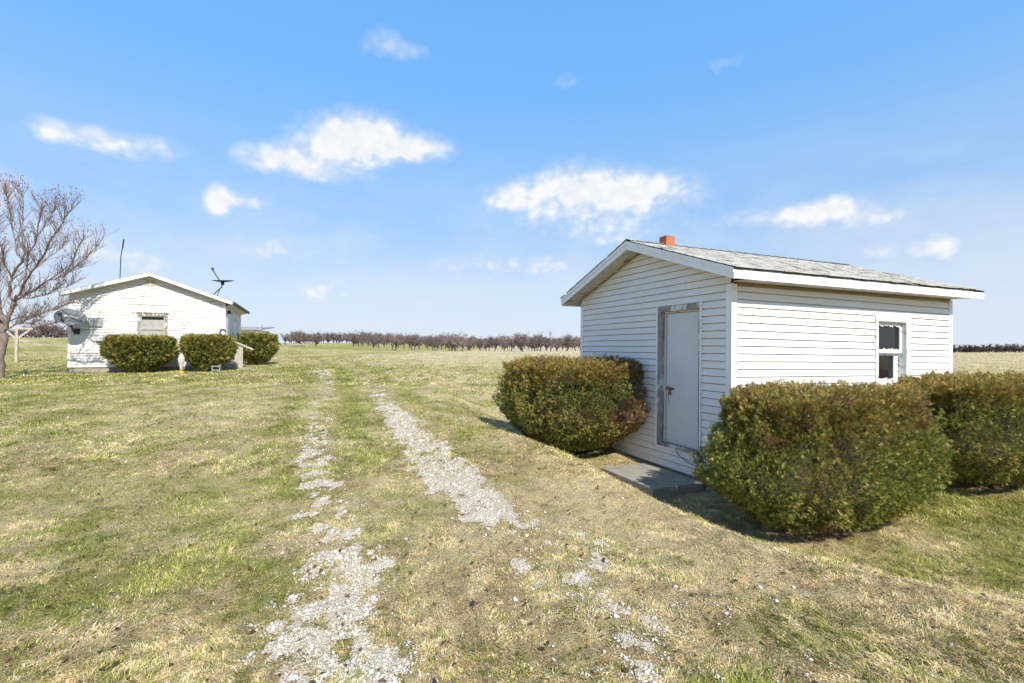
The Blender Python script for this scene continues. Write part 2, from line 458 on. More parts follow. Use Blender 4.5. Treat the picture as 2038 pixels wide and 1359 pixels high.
# each cloud: azimuth, elevation of its flat base (rad), half width, height, density, softness
def ang(x, y): 
    a = math.atan((x - 1019) / 959.); return a, math.atan((700 - y) / 959. * math.cos(a))
CL = [  # x0, x1, base y, top y, weight: soft puffs that add up into clouds
    (440, 640, 340, 285, .75), (560, 760, 335, 240, .9), (640, 830, 325, 226, .85), (740, 920, 325, 270, .8), (430, 760, 362, 318, .35),
    (390, 470, 432, 366, 1.), (440, 550, 424, 386, .8),
    (945, 1090, 430, 362, .75), (1040, 1250, 424, 330, .95), (1170, 1410, 414, 340, .85), (950, 1440, 470, 400, .42), (1080, 1360, 500, 450, .32),
    (1500, 1660, 452, 412, .55), (1590, 1760, 448, 388, .95), (1700, 1860, 450, 414, .7), (1380, 1600, 462, 410, .32),
    (1680, 1820, 522, 476, .45), (1800, 1955, 522, 466, .9),
    (25, 160, 285, 228, .6), (110, 270, 308, 250, .65), (220, 380, 325, 270, .55),
    (700, 810, 110, 42, .40), (775, 875, 118, 80, .40),
    (430, 670, 525, 466, .55), (540, 740, 594, 553, .68), (740, 1100, 560, 505, .52), (1000, 1200, 550, 510, .48),
    (1385, 1515, 144, 100, .28), (1090, 1165, 176, 138, .32), (1540, 1645, 176, 150, .24),
    (150, 390, 550, 484, .62), (-160, 60, 430, 330, .8), (20, 240, 508, 438, .5), (1080, 1260, 602, 562, .46), (1940, 2100, 592, 540, .45), (250, 480, 602, 562, .42), (760, 960, 620, 590, .4),
    (-900, -500, 330, 200, .9), (2300, 2900, 400, 300, .9)]
vo = wadd('ShaderNodeTexVoronoi', feature='SMOOTH_F1'); vo.inputs['Scale'].default_value = 30; vo.inputs['Smoothness'].default_value = .5; wt.links.new(tc.outputs['Generated'], vo.inputs['Vector'])
vo2 = wadd('ShaderNodeTexVoronoi', feature='SMOOTH_F1'); vo2.inputs['Scale'].default_value = 75; vo2.inputs['Smoothness'].default_value = .5; wt.links.new(tc.outputs['Generated'], vo2.inputs['Vector'])
bil = wm('ADD', wm('MULTIPLY', wm('SUBTRACT', .42, vo.outputs['Distance']), .75), wm('MULTIPLY', wm('SUBTRACT', .42, vo2.outputs['Distance']), .45))
nz = wm('ADD', wm('ADD', wm('MULTIPLY', wm('SUBTRACT', nA, .5), 1.7), wm('MULTIPLY', wm('SUBTRACT', nC, .5), .9)), bil)
azw = wm('ADD', az, wm('MULTIPLY', wm('SUBTRACT', nB, .5), .06)); elw = wm('ADD', el, wm('MULTIPLY', wm('SUBTRACT', nA, .5), .03))
cv = wadd('ShaderNodeCombineXYZ'); wt.links.new(azw, cv.inputs[0]); wt.links.new(elw, cv.inputs[1])
acc = None
for (x0, x1, yb, yt, dn) in CL:
    a0, _ = ang((x0 + x1) / 2, yb); _, e0 = ang((x0 + x1) / 2, yb - (yb - yt) * .40)
    a1, _ = ang(x1, yb); a2, _ = ang(x0, yb); _, e1 = ang((x0 + x1) / 2, yt)
    hw = (a1 - a2) / 2 * .92; hh = max(e1 - e0, .008) * 1.05
    v = wadd('ShaderNodeVectorMath', operation='MULTIPLY_ADD'); wt.links.new(cv.outputs[0], v.inputs[0])
    v.inputs[1].default_value = (1 / hw, 1 / hh, 0); v.inputs[2].default_value = (-a0 / hw, -e0 / hh, 0)
    dt = wadd('ShaderNodeVectorMath', operation='DOT_PRODUCT'); wt.links.new(v.outputs[0], dt.inputs[0]); wt.links.new(v.outputs[0], dt.inputs[1])
    gy = wadd('ShaderNodeVectorMath', operation='DOT_PRODUCT'); wt.links.new(v.outputs[0], gy.inputs[0]); gy.inputs[1].default_value = (0, .62 * dn, 0)
    acc = wm('MULTIPLY_ADD', wm('POWER', .30, dt.outputs['Value']), wm('MAXIMUM', wm('ADD', gy.outputs['Value'], dn * .92), dn * .22), c=acc if acc is not None else 0.0)
fld = wm('ADD', acc, wm('MULTIPLY', nz, wm('MINIMUM', wm('MULTIPLY', acc, .85), .46)))
tot = wm('MINIMUM', wm('MAXIMUM', wm('MULTIPLY', wm('SUBTRACT', fld, .15), 1.5), 0), 1)
# thin milky veil low over the horizon
veil = wm('MULTIPLY', wm('MULTIPLY', wm('SUBTRACT', wm('ADD', nB, wm('MULTIPLY', nA, .35)), .53), 3.0), wm('POWER', wm('SUBTRACT', 1, wm('MINIMUM', wm('MAXIMUM', wm('DIVIDE', el, .42), 0), 1)), 1.2))
veil = wm('MINIMUM', wm('MAXIMUM', veil, 0), .5)
cov = wm('MAXIMUM', tot, veil, True)
hs = wadd('ShaderNodeHueSaturation'); hs.inputs['Saturation'].default_value = 1.0; hs.inputs['Value'].default_value = 1.0
wt.links.new(sky.outputs[0], hs.inputs['Color'])
tint = wadd('ShaderNodeMix', data_type='RGBA', blend_type='MULTIPLY'); tint.inputs[0].default_value = 1
tr_ = wadd('ShaderNodeValToRGB'); e_ = tr_.color_ramp.elements
while len(e_) < 5: e_.new(.5)
for q_, (p_, c_) in zip(e_, ((0, (.45, .44, .56)), (.2, (.47, .535, .635)), (.48, (.645, .94, 1.08)), (.68, (.735, 1.15, 1.36)), (.9, (.58, .66, .70)))): q_.position = p_; q_.color = (*c_, 1)
wt.links.new(el, tr_.inputs[0]); wt.links.new(hs.outputs[0], tint.inputs[6]); wt.links.new(tr_.outputs[0], tint.inputs[7])
# cloud light: bright crowns, faintly bluish bases
cb = wadd('ShaderNodeValToRGB'); cb.color_ramp.elements[0].position = .25; cb.color_ramp.elements[0].color = (2.75, 3.1, 3.5, 1); cb.color_ramp.elements[1].position = .9; cb.color_ramp.elements[1].color = (3.62, 3.68, 3.8, 1)
wt.links.new(wm('ADD', wm('MULTIPLY', tot, .7), wm('ADD', wm('MULTIPLY', nz, .55), .12)), cb.inputs[0])
rm_ = wadd('ShaderNodeValToRGB'); er_ = rm_.color_ramp.elements
while len(er_) < 6: er_.new(.5)
for q_, (p_, c_) in zip(er_, ((0, (2.75, 3.16, 3.64)), (.1, (2.35, 2.92, 3.7)), (.2, (1.75, 2.55, 3.68)), (.48, (.80, 1.95, 3.78)), (.68, (.65, 1.72, 3.68)), (.95, (.62, 1.35, 2.4)))): q_.position = p_; q_.color = (*c_, 1)
wt.links.new(el, rm_.inputs[0])
sm_ = wadd('ShaderNodeMix', data_type='RGBA'); sm_.inputs[0].default_value = .68; wt.links.new(tint.outputs[2], sm_.inputs[6]); wt.links.new(rm_.outputs[0], sm_.inputs[7])
hz_ = wadd('ShaderNodeMix', data_type='RGBA'); hz_.inputs[7].default_value = (2.72, 3.13, 3.64, 1)
wt.links.new(wm('MULTIPLY', wm('POWER', wm('SUBTRACT', 1, wm('MINIMUM', wm('MAXIMUM', wm('DIVIDE', el, .26), 0), 1)), 1.3), .8), hz_.inputs[0]); wt.links.new(sm_.outputs[2], hz_.inputs[6])
mixc = wadd('ShaderNodeMix', data_type='RGBA'); wt.links.new(cov, mixc.inputs[0]); wt.links.new(hz_.outputs[2], mixc.inputs[6]); wt.links.new(cb.outputs[0], mixc.inputs[7])
bg = wadd('ShaderNodeBackground'); bg.inputs['Strength'].default_value = .15
wt.links.new(mixc.outputs[2], bg.inputs['Color'])
wo = wadd('ShaderNodeOutputWorld'); wt.links.new(bg.outputs[0], wo.inputs[0])
vs = SC.view_settings; vs.view_transform = 'Standard'; vs.look = 'None'; vs.gamma = 1; vs.exposure = .80; vs.use_curve_mapping = False
SC.cycles.max_bounces = 6; SC.cycles.transparent_max_bounces = 6; SC.cycles.diffuse_bounces = 4

# ------------------------------------------------------------------ ground sheet (polar grid: fine near the viewer, out past the horizon)
def polar(rs, th):
    rr, tt = np.meshgrid(rs, th, indexing='ij')
    return rr * np.sin(tt), rr * np.cos(tt)
rs = np.concatenate([[.02], np.geomspace(.5, 45, 640), np.geomspace(47, 1400, 110)])
th = np.concatenate([np.linspace(-R(58), R(58), 420), np.linspace(R(58), R(302), 92)[1:-1]])
X, Y = polar(rs, th)
x, y = X.ravel(), Y.ravel()
z = ground_z(x, y)
nr, nt = X.shape
ii, jj = np.meshgrid(np.arange(nr - 1), np.arange(nt), indexing='ij')
j2 = (jj + 1) % nt
F4 = np.stack([ii * nt + jj, ii * nt + j2, (ii + 1) * nt + j2, (ii + 1) * nt + jj], -1).reshape(-1, 4)[:, ::-1]
tone = sst(19, 38, y) * sst(-16, 1, x + .25 * (30 - y) * (y < 30)) * (1 - sst(140, 320, y)) * sst(.28, .55, fbm(x * .05, y * .16, 333, 4)) * .9
tone = np.maximum(tone, .75 * sst(34, 44, y) * sst(40, 55, x) * sst(.35, .6, fbm(x * .05, y * .2, 343, 4)))
ground = np_mesh('ground', np.stack([x, y, z], -1), F4=F4, mats=[mat_ground()], smooth=True,
                 attrs={'green': green_mask(x, y), 'soil': soil_mask(x, y), 'tone': tone})
tag(ground, kind='structure')

# driveway: the stone showing through in the two wheel tracks, a sheet 5 mm over the ground
g0 = np.arange(-16, 2.2, .05); g1 = []; v_ = .6
while v_ < 27:
    g1.append(v_); v_ += .035 + .009 * v_
g1 = np.array(g1)
gx, gy = np.meshgrid(g0, g1, indexing='ij')
gm = gravel_mask(gx + .01, gy)
cell = (gm[:-1, :-1] + gm[1:, :-1] + gm[:-1, 1:] + gm[1:, 1:]) / 4 > .42
ci, cj = np.nonzero(cell); n1 = len(g1)
Fd = np.stack([ci * n1 + cj, (ci + 1) * n1 + cj, (ci + 1) * n1 + cj + 1, ci * n1 + cj + 1], -1)
used, inv = np.unique(Fd, return_inverse=True)
px, py = gx.ravel()[used], gy.ravel()[used]
jx = (vnoise(px * 31, py * 31, 5) - .5) * .045; jy = (vnoise(px * 31, py * 31, 6) - .5) * .045
px = px + jx; py = py + jy
drive = np_mesh('driveway', np.stack([px, py, ground_z(px, py) + .006], -1), F4=inv.reshape(-1, 4), mats=[mat_gravel_bed()], smooth=True)
tag(drive, kind='structure')

# ------------------------------------------------------------------ gravel chips
ICO = None
def ico():
    p = (1 + 5 ** .5) / 2
    V = np.array([(-1, p, 0), (1, p, 0), (-1, -p, 0), (1, -p, 0), (0, -1, p), (0, 1, p), (0, -1, -p), (0, 1, -p), (p, 0, -1), (p, 0, 1), (-p, 0, -1), (-p, 0, 1)], float)
    V /= np.linalg.norm(V[0])
    F = np.array([(0, 11, 5), (0, 5, 1), (0, 1, 7), (0, 7, 10), (0, 10, 11), (1, 5, 9), (5, 11, 4), (11, 10, 2), (10, 7, 6), (7, 1, 8), (3, 9, 4), (3, 4, 2), (3, 2, 6), (3, 6, 8), (3, 8, 9), (4, 9, 5), (2, 4, 11), (6, 2, 10), (8, 6, 7), (9, 8, 1)])
    return V, F
def scatter_view(n, d0, d1, power=1.0, spread=1.16):
    """random ground points in the wedge ahead of the camera, denser near it"""
    u = rng.random(n); d = d0 * (d1 / d0) ** (u ** power)
    a = (rng.random(n) * 2 - 1) * spread
    return a * d, d
def stones(n):
    IV = np.array([(1, 0, 0), (0, 1, 0), (-1, 0, 0), (0, -1, 0), (.1, 0, 1), (0, .1, -1)], float)
    IF = np.array([(0, 1, 4), (1, 2, 4), (2, 3, 4), (3, 0, 4), (1, 0, 5), (2, 1, 5), (3, 2, 5), (0, 3, 5)])
    x, y = scatter_view(n, 1.7, 24, .85, .95)
    m = gravel_mask(x, y)
    keep = rng.random(n) < np.clip((m - .08) * .85, 0.004, .8) * np.where(m > .05, 1, .3)
    x, y, m = x[keep], y[keep], m[keep]; k = len(x)
    s = np.clip(rng.lognormal(math.log(.0036), .5, k), .002, .017) * (1 + y * .10)
    z = ground_z(x, y) + s * .12 + .005
    rot = rng.random((k, 3)) * 6.28
    sc = s[:, None] * (0.75 + .6 * rng.random((k, 3))) * np.array([1, 1, .62])
    V = IV[None] * (1 + .5 * (rng.random((k, 6, 1)) - .5)) + .25 * (rng.random((k, 6, 3)) - .5)
    c, sn = np.cos(rot[:, 0]), np.sin(rot[:, 0])
    V = V * sc[:, None, :]
    vx = V[:, :, 0] * c[:, None] - V[:, :, 1] * sn[:, None]; vy = V[:, :, 0] * sn[:, None] + V[:, :, 1] * c[:, None]
    vz = V[:, :, 2] + .35 * (rng.random(k) - .5)[:, None] * vx
    P = np.stack([vx + x[:, None], vy + y[:, None], vz + z[:, None]], -1).reshape(-1, 3)
    F = (IF[None] + 6 * np.arange(k)[:, None, None]).reshape(-1, 3)
    t = rng.random((k, 1)); warm = rng.random((k, 1))
    c = np.array([.78, .72, .635]) * (.46 + .58 * t) * (1 + (warm - .5) * np.array([.14, .0, -.16]))
    return np_mesh('gravel', P, F3=F, mats=[STONE], col=np.repeat(np.clip(c, 0, .86), 6, 0))
tag(stones(560000), kind='stuff')

# ------------------------------------------------------------------ grass
PAL = np.array([(.70, .565, .30), (.80, .69, .45), (.55, .42, .19), (.32, .21, .10), (.26, .28, .06), (.37, .375, .095), (.15, .19, .045), (.52, .46, .16)])
SHEDM = None
def in_rect(x, y, o, yaw, u0, u1, v0, v1):
    c, s = math.cos(yaw), math.sin(yaw); dx, dy = x - o[0], y - o[1]
    u = dx * c + dy * s; v = -dx * s + dy * c
    return (u > u0) & (u < u1) & (v > v0) & (v < v1)
SHED_O = (2.8459, 6.2243); YAW = .398
HOUSE_O = None
def blades(name, n, d0, d1, length, width, power, seed):
    r = np.random.default_rng(seed)
    u = r.random(n); d = d0 * (d1 / d0) ** (u ** power); a = (r.random(n) * 2 - 1) * 1.32
    x, y = a * d, d
    if name == 'd':      # the turf right round and behind the viewer
        x = r.random(n) * 15 - 7; y = r.random(n) * 6.5 - 3.2; d = np.maximum(np.hypot(x, y), 1.5)
        out = np.abs(x) > 1.32 * np.maximum(y, 0); x, y, d = x[out], y[out], d[out]; n = len(x)
    # tufts: blades gather round shared roots
    tx = np.floor(x / (.05 * (1 + d * .05))) ; ty = np.floor(y / (.05 * (1 + d * .05)))
    gv = gravel_mask(x, y); so_ = soil_mask(x, y); gr = green_mask(x, y)
    clump = fbm(x * 9, y * 9, 401, 3, .7)
    keep = r.random(n) < np.clip(1.25 - .78 * np.clip(gv - .1, 0, 1) - .4 * so_ - .6 * bed_mask(x, y), .03, 1) * np.clip(-.12 + 1.9 * clump, .04, 1)
    keep &= ~in_rect(x, y, SHED_O, YAW, -.02, 5.1, -.02, 3.8)
    keep &= ~in_rect(x, y, SHED_O, YAW, -1.0, 0, .33, 1.75)
    keep &= ~in_rect(x, y, HOUSE_O, YAW, 0, 5.2, 0, 6)
    x, y, gr, so_, d, gv, clump = (q[keep] for q in (x, y, gr, so_, d, gv, clump)); k = len(x)
    bush_dark = np.zeros(k)
    L = length * (.45 + .9 * r.random(k)) * (.7 + .7 * clump) * np.where(r.random(k) < .02, 1.7, 1)
    L = L * (1 - .45 * np.clip(so_, 0, 1)) * (1 + .35 * np.exp(-((crest_d(x, y) - .25) / .35) ** 2))
    L = L * (1 + .7 * np.exp(-(((x - 3.6) / 1.6) ** 2 + ((y - 2.9) / 1.0) ** 2)) + .3 * np.clip(crest_d(x, y), 0, 1) * (y < 8))
    Wd = width * (.6 + .8 * r.random(k))
    cs = .035 * (1 + d * .06); cell = .65 * vnoise(x / cs, y / cs, 888) + .35 * r.random(k)
    isg = (.5 + (cell - .5) * 1.5) < np.clip(gr * 1.05 - .10, .04, .95)
    pick = np.where(isg, r.choice([4, 5, 6, 7], k, p=[.32, .33, .15, .20]), r.choice([0, 1, 2, 3], k, p=[.42, .28, .19, .11]))
    soily = (~isg) & (r.random(k) < .5 * np.clip(so_, 0, 1)); pick = np.where(soily, 3, pick)
    ctone = vnoise(x / (cs * 1.6) + 9, y / (cs * 1.6), 777)
    col = PAL[pick] * (.38 + .34 * r.random((k, 1)) + .96 * ctone[:, None])
    dirn = vnoise(x * 1.7, y * 1.7, 77) * 9 + r.normal(0, 1.1, k)
    lean = np.where(isg, .45 + .65 * r.random(k), .9 + .6 * r.random(k))
    h1 = np.stack([np.cos(dirn), np.sin(dirn)], -1)
    side = np.stack([-h1[:, 1], h1[:, 0]], -1) * Wd[:, None] / 2
    z = ground_z(x, y)
    base = np.stack([x, y, z - .004], -1)
    def at(f, bend):
        ang_ = lean * bend
        o = np.zeros((k, 3)); o[:, :2] = h1 * (np.sin(ang_) * L * f)[:, None]; o[:, 2] = np.cos(ang_) * L * f; return base + o
    m = at(.55, .8); t = at(1, 1.15); t[:, 2] = np.maximum(t[:, 2], z + .006)
    s3 = np.zeros((k, 3)); s3[:, :2] = side
    V = np.stack([base - s3 * .8, base + s3 * .8, m + s3, m - s3, t], 1).reshape(-1, 3)
    b = 5 * np.arange(k)
    F4 = np.stack([b, b + 1, b + 2, b + 3], -1); F3 = np.stack([b + 3, b + 2, b + 4], -1)
    return V, F3, F4, np.repeat(col, 5, 0)

HOUSE_O = (-16.74, 18.2)
def build_grass():
    A = [blades('a', 520000, 1.2, 6.5, .034, .0036, .75, 1), blades('b', 350000, 5.5, 16, .045, .0075, .8, 2), blades('c', 220000, 14, 45, .07, .02, .9, 3), blades('d', 190000, 1, 2, .034, .006, 1, 4)]
    off = 0; Vs, F3s, F4s, Cs = [], [], [], []
    for V, F3, F4, C in A:
        Vs.append(V); F3s.append(F3 + off); F4s.append(F4 + off); Cs.append(C); off += len(V)
    return np_mesh('grass', np.concatenate(Vs), np.concatenate(F3s), np.concatenate(F4s), [BLADE], np.concatenate(Cs))
tag(build_grass(), kind='stuff')

def litter(n=6500):
    x, y = scatter_view(n, 1.6, 16, 1.0, 1.1)
    s = .0045 + .02 * rng.random(n) ** 5
    z = ground_z(x, y) + .012 + .012 * rng.random(n)
    a = rng.random(n) * 6.28; t = rng.normal(0, .35, n)
    d = np.stack([np.cos(a), np.sin(a), t], -1) * s[:, None]; e = np.stack([-np.sin(a), np.cos(a), rng.normal(0, .3, n)], -1) * (s * .55)[:, None]
    c = np.stack([x, y, z], -1); up = np.array([0, 0, 1.]) * (s * .3)[:, None]
    V = np.stack([c - d, c - e + up, c + d, c + e + up], 1).reshape(-1, 3)
    b = 4 * np.arange(n); F = np.stack([b, b + 1, b + 2, b + 3], -1)
    pal = np.array([(.12, .07, .035), (.20, .12, .06), (.34, .25, .15), (.07, .045, .025)])
    return np_mesh('fallen_leaves', V, F4=F, mats=[BLADE], col=np.repeat(pal[rng.integers(0, 4, n)], 4, 0))
tag(litter(), kind='stuff')

# ------------------------------------------------------------------ lap siding
def lap_wall(mb, fr, a0, a1, z0, top, E=.1016, openings=(), jit=.0016, step=.42, lip=.016, fine_from=1e9, seed=0):
    k = 0
    while True:
        zb = z0 + k * E; zt = zb + E
        st = .1 if zt > fine_from else step
        br = set(np.linspace(a0, a1, max(2, int((a1 - a0) / st) + 1)).tolist())
        ops = [o for o in openings if o[2] < zt - .002 and o[3] > zb + .002]
        for o in ops: br |= {o[0], o[1]}
        br = sorted(b for b in br if a0 <= b <= a1)
        if all(top(b) <= zb + .003 for b in br): break
        jo = a0 + (a1 - a0) * float(vnoise(np.array([k * 3.7]), np.array([seed * 11.3]), 71)[0] * 1.1 - .05)
        br = sorted(set(br) | ({jo} if a0 < jo < a1 else set()))
        for ua, ub in zip(br[:-1], br[1:]):
            um = (ua + ub) / 2; lo, hi = zb, zt
            skip = False
            for o in ops:
                if o[0] - 1e-6 <= um <= o[1] + 1e-6:
                    if o[2] <= lo + .03 and o[3] >= hi - .03: skip = True
                    elif o[3] >= hi: hi = o[2]
                    elif o[2] <= lo: lo = o[3]
                    else: skip = True
            if skip: continue
            slot = .0125 if hi == zt else 0
            ta, tb = min(hi - slot, top(ua)), min(hi - slot, top(ub))
            if ta <= lo and tb <= lo: continue
            ta, tb = max(ta, lo), max(tb, lo)
            def J(u, s): return float(vnoise(np.array([u * 1.9 + 3]), np.array([k * 7.3 + s * 31.]), seed)[0] - .5)
            za, zc = lo + J(ua, 1) * jit * 2, lo + J(ub, 1) * jit * 2
            oa, ob = lip + J(ua, 2) * jit * 2, lip + J(ub, 2) * jit * 2
            ra = .001 + (lip - .001) * (1 - (ta - lo) / E); rb = .001 + (lip - .001) * (1 - (tb - lo) / E)
            if um > jo: oa += .0022; ob += .0022; za -= .002; zc -= .002
            mb.quad(fr(ua, za, oa), fr(ub, zc, ob), fr(ub, tb, min(rb, ob)), fr(ua, ta, min(ra, oa)))
            mb.quad(fr(ua, za, oa), fr(ua, za + .001, -.022), fr(ub, zc + .001, -.022), fr(ub, zc, ob))
            if slot and ta > lo and tb > lo: mb.quad(fr(ua, ta, min(ra, oa)), fr(ub, tb, min(rb, ob)), fr(ub, tb + slot * .6, -.022), fr(ua, ta + slot * .6, -.022)); mb.quad(fr(ua, ta + slot * .6, -.022), fr(ub, tb + slot * .6, -.022), fr(ub, tb + slot * 1.6, -.022), fr(ua, ta + slot * 1.6, -.022))
        k += 1
    return mb

# ------------------------------------------------------------------ the vinyl-sided shed
SH_M = Matrix.Translation((2.8459, 6.2243, 2.3911)) @ (Matrix.Rotation(.398, 4, 'Z') @ Matrix.Rotation(.0087, 4, 'X') @ Matrix.Rotation(.0121, 4, 'Y'))
SU, SV = 4.98, 3.72
shed = empty('shed', SH_M, 'small white vinyl sided shed with a grey door, gable roof and yew bushes round it', 'shed')
def wp(u): return .0085 * (u + .3)
RZ, RV = 1.0, 1.85
def roof_z(v, u=0): return RZ - (.351 if v < RV else .338) * abs(v - RV) + wp(u)
DO = (.506, 1.415, -2.24, -.105); WI = (2.945, 3.79, -1.31, -.215)
g = lambda v, zz, o: (-o, v, zz); r_ = lambda u, zz, o: (u, -o, zz)
mb = MB(); lap_wall(mb, g, .0, SV, -2.54, lambda v: roof_z(v) - .075, openings=[DO], fine_from=.15, seed=1)
lap_wall(mb, r_, 0, SU, -2.54, lambda u: .075 + wp(u), openings=[WI], seed=2)
lap_wall(mb, lambda v, zz, o: (SU + o, v, zz), 0, SV, -2.54, lambda v: roof_z(v, SU) - .075, fine_from=.15, seed=3)
lap_wall(mb, lambda u, zz, o: (u, SV + o, zz), 0, SU, -2.54, lambda u: .10 + wp(u), seed=4)
mb.obj('wall', VINYL, shed)
MB().box(.03, SU - .03, .03, SV - .03, -3.1, -2.545).obj('foundation', CONC, shed)
for (cu, cv, su, s2) in ((0, 0, 1, 1), (0, SV, 1, -1), (SU, 0, -1, 1), (SU, SV, -1, -1)):
    m = MB(); t = .019; w = .078
    tz = min(roof_z(cv, cu) - .09, .09 + wp(cu))
    x0, x1 = sorted((cu - su * t, cu + su * w)); y0, y1 = sorted((cv - s2 * t, cv - s2 * .001))
    m.box(x0, x1, y0, y1, -2.55, tz)
    x0, x1 = sorted((cu - su * t, cu - su * .001)); y0, y1 = sorted((cv, cv + s2 * w))
    m.box(x0, x1, y0, y1, -2.55, tz)
    m.obj('corner_trim', TRIM, shed, bevel=.004)
# roof deck, then lapped shingle tabs
U0, U1 = -.31, 5.29; VA, VB = -.31, 4.03
roof = MB()
for va, vb in ((VA, RV), (VB, RV)):
    pts = [(U0, va, roof_z(va, U0) - .03), (U1, va, roof_z(va, U1) - .03), (U1, vb, roof_z(vb, U1) - .03), (U0, vb, roof_z(vb, U0) - .03)]
    roof.prism(pts, (0, 0, .022))
roof_o = roof.obj('roof', GREYROOF, shed)
V = []; F = []; C = []
rr = np.random.default_rng(5)
for side in (0, 1):
    va, vb = ((VA - .025, RV) if side == 0 else (VB + .025, RV)); n = 17
    for i in range(n):
        f0 = i / n; f1 = min((i + 1.35) / n, 1)
        u = U0 - .02 - rr.random() * .2
        while u < U1:
            w = .165 + .012 * rr.random(); ua, ub = max(u + .004, U0 - .015), min(u + w, U1 + .015); u += w
            if ub - ua < .02: continue
            if rr.random() < .008: continue
            v0 = va + (vb - va) * f0 + (rr.random() - .5) * .012 * (1 if side == 0 else -1); v1 = va + (vb - va) * f1
            curl = .008 + max(0, rr.normal(.001, .004)); c2 = .008 + max(0, rr.normal(.001, .004))
            b = len(V)
            V += [(ua, v0, roof_z(v0, ua) + curl), (ub, v0, roof_z(v0, ub) + c2), (ub, v1, roof_z(v1, ub) + .002), (ua, v1, roof_z(v1, ua) + .002),
                  (ua, v0, roof_z(v0, ua) + curl - .006), (ub, v0, roof_z(v0, ub) + c2 - .006)]
            F += [(b, b + 1, b + 2, b + 3), (b, b + 4, b + 5, b + 1)]
            tone_ = .33 + .12 * rr.random(); cc = (tone_ * 1.0, tone_ * .99, tone_ * .95); C += [cc] * 6
for k in range(28):   # ridge caps
    ua = U0 + k * .2; ub = min(ua + .24, U1 + .02); b = len(V); h = RZ + .012
    for uu, e in ((ua, .012), (ub, .004)):
        V += [(uu, RV - .13, roof_z(RV - .13, uu) + .012 + e), (uu, RV, RZ + wp(uu) + .014 + e), (uu, RV + .13, roof_z(RV + .13, uu) + .012 + e)]
    F += [(b, b + 3, b + 4, b + 1), (b + 1, b + 4, b + 5, b + 2)]; tt = .36 + .2 * rr.random(); C += [(tt, tt, tt * .96)] * 6
np_mesh('shingles', np.array(V), F4=np.array(F), mats=[SHING], col=np.array(C), parent=roof_o)
# clay flue at the ridge
m = MB()
for (a, b, c, d) in ((.38, .56, 1.70, 1.725), (.38, .56, 1.845, 1.87), (.38, .405, 1.725, 1.845), (.535, .56, 1.725, 1.845)): m.box(a, b, c, d, .86, 1.125)
m.obj('chimney', BRICK, roof_o)
# rake boards, fascia, soffits
def rake(name, uf, th, drop0, drop1, mat):
    m = MB()
    for va, vb in ((VA, RV), (VB, RV)):
        pts = [(uf, va, roof_z(va, uf) - drop1), (uf, va, roof_z(va, uf) - drop0), (uf, vb, roof_z(vb, uf) - drop0), (uf, vb, roof_z(vb, uf) - drop1)]
        m.prism(pts, (th, 0, 0))
    return m.obj(name, mat, shed)
rake('rake_board', U0 + .008, .018, .032, .150, TRIM); rake('rake_board', U1 - .026, .018, .032, .150, TRIM)
rake('rake_moulding', U0 - .004, .011, .010, .066, TRIM)
m = MB(); m.prism([(U0 + .03, VA + .005, .100 + wp(U0)), (U0 + .03, VA + .005, .228 + wp(U0)), (U0 + .03, VA + .023, .228 + wp(U0)), (U0 + .03, VA + .023, .100 + wp(U0))], (U1 - U0 - .03, 0, wp(U1) - wp(U0)))
m.prism([(U0 + .03, VB - .005, .10), (U0 + .03, VB - .005, .24), (U0 + .03, VB - .023, .24), (U0 + .03, VB - .023, .10)], (U1 - U0 - .03, 0, wp(U1) - wp(U0)))
m.obj('fascia', TRIM, shed)
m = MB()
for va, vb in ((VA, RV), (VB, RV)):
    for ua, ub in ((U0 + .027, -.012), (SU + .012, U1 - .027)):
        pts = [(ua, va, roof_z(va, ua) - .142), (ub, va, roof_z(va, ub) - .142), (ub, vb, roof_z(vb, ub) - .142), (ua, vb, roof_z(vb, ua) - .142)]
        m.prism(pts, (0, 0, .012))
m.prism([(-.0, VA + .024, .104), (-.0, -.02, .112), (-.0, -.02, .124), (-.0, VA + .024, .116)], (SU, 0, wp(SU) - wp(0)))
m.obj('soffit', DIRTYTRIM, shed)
m = MB()
for va, vb in ((.0, RV), (SV, RV)):
    pts = [(-.016, va, roof_z(va) - .182), (-.016, va, roof_z(va) - .144), (-.016, vb, roof_z(vb) - .144), (-.016, vb, roof_z(vb) - .182)]
    m.prism(pts, (.014, 0, 0))
m.prism([(.08, -.018, .064), (.08, -.018, .108), (.08, -.002, .108), (.08, -.002, .064)], (SU - .16, 0, wp(SU) - wp(.16)))
m.obj('frieze_strip', RAWEDGE, shed)
# door
dv0, dv1, dz0, dz1 = DO
m = MB(); cw = .085
m.box(-.024, .10, dv1 - cw - .02, dv1 - .012, dz0 + .02, dz1); m.box(-.024, .10, dv0 + .012, dv0 + .045, dz0 + .02, dz1)
m.box(-.022, .10, dv0 + .045, dv1 - cw - .02, dz1 - .085, dz1 - .002); m.box(-.030, .115, dv0 + .045, dv1 - cw - .02, dz0, dz0 + .055)
df = m.obj('door_frame', PEELV, shed, bevel=.003)
m = MB()
m.box(-.034, -.004, dv1 - .012, dv1 + .014, dz0 - .012, dz1 + .012); m.box(-.034, -.004, dv0 - .012, dv0 + .012, dz0 + .02, dz1 + .03)
m.box(-.034, -.004, dv0 + .012, dv1 - .012, dz0 - .012, dz0 - .001)
m.obj('siding_channel', TRIM, df)
m = MB(); m.box(.030, .095, dv1 - cw - .05, dv1 - cw - .021, dz0 + .055, dz1 - .085); m.box(.030, .095, dv0 + .046, dv1 - cw - .05, dz1 - .112, dz1 - .0855)
m.obj('door_stop', DIRTYTRIM, df)
door = MB().box(.045, .085, dv0 + .047, dv1 - cw - .062, dz0 + .058, dz1 - .118).obj('door', DOORP, shed, bevel=.002)
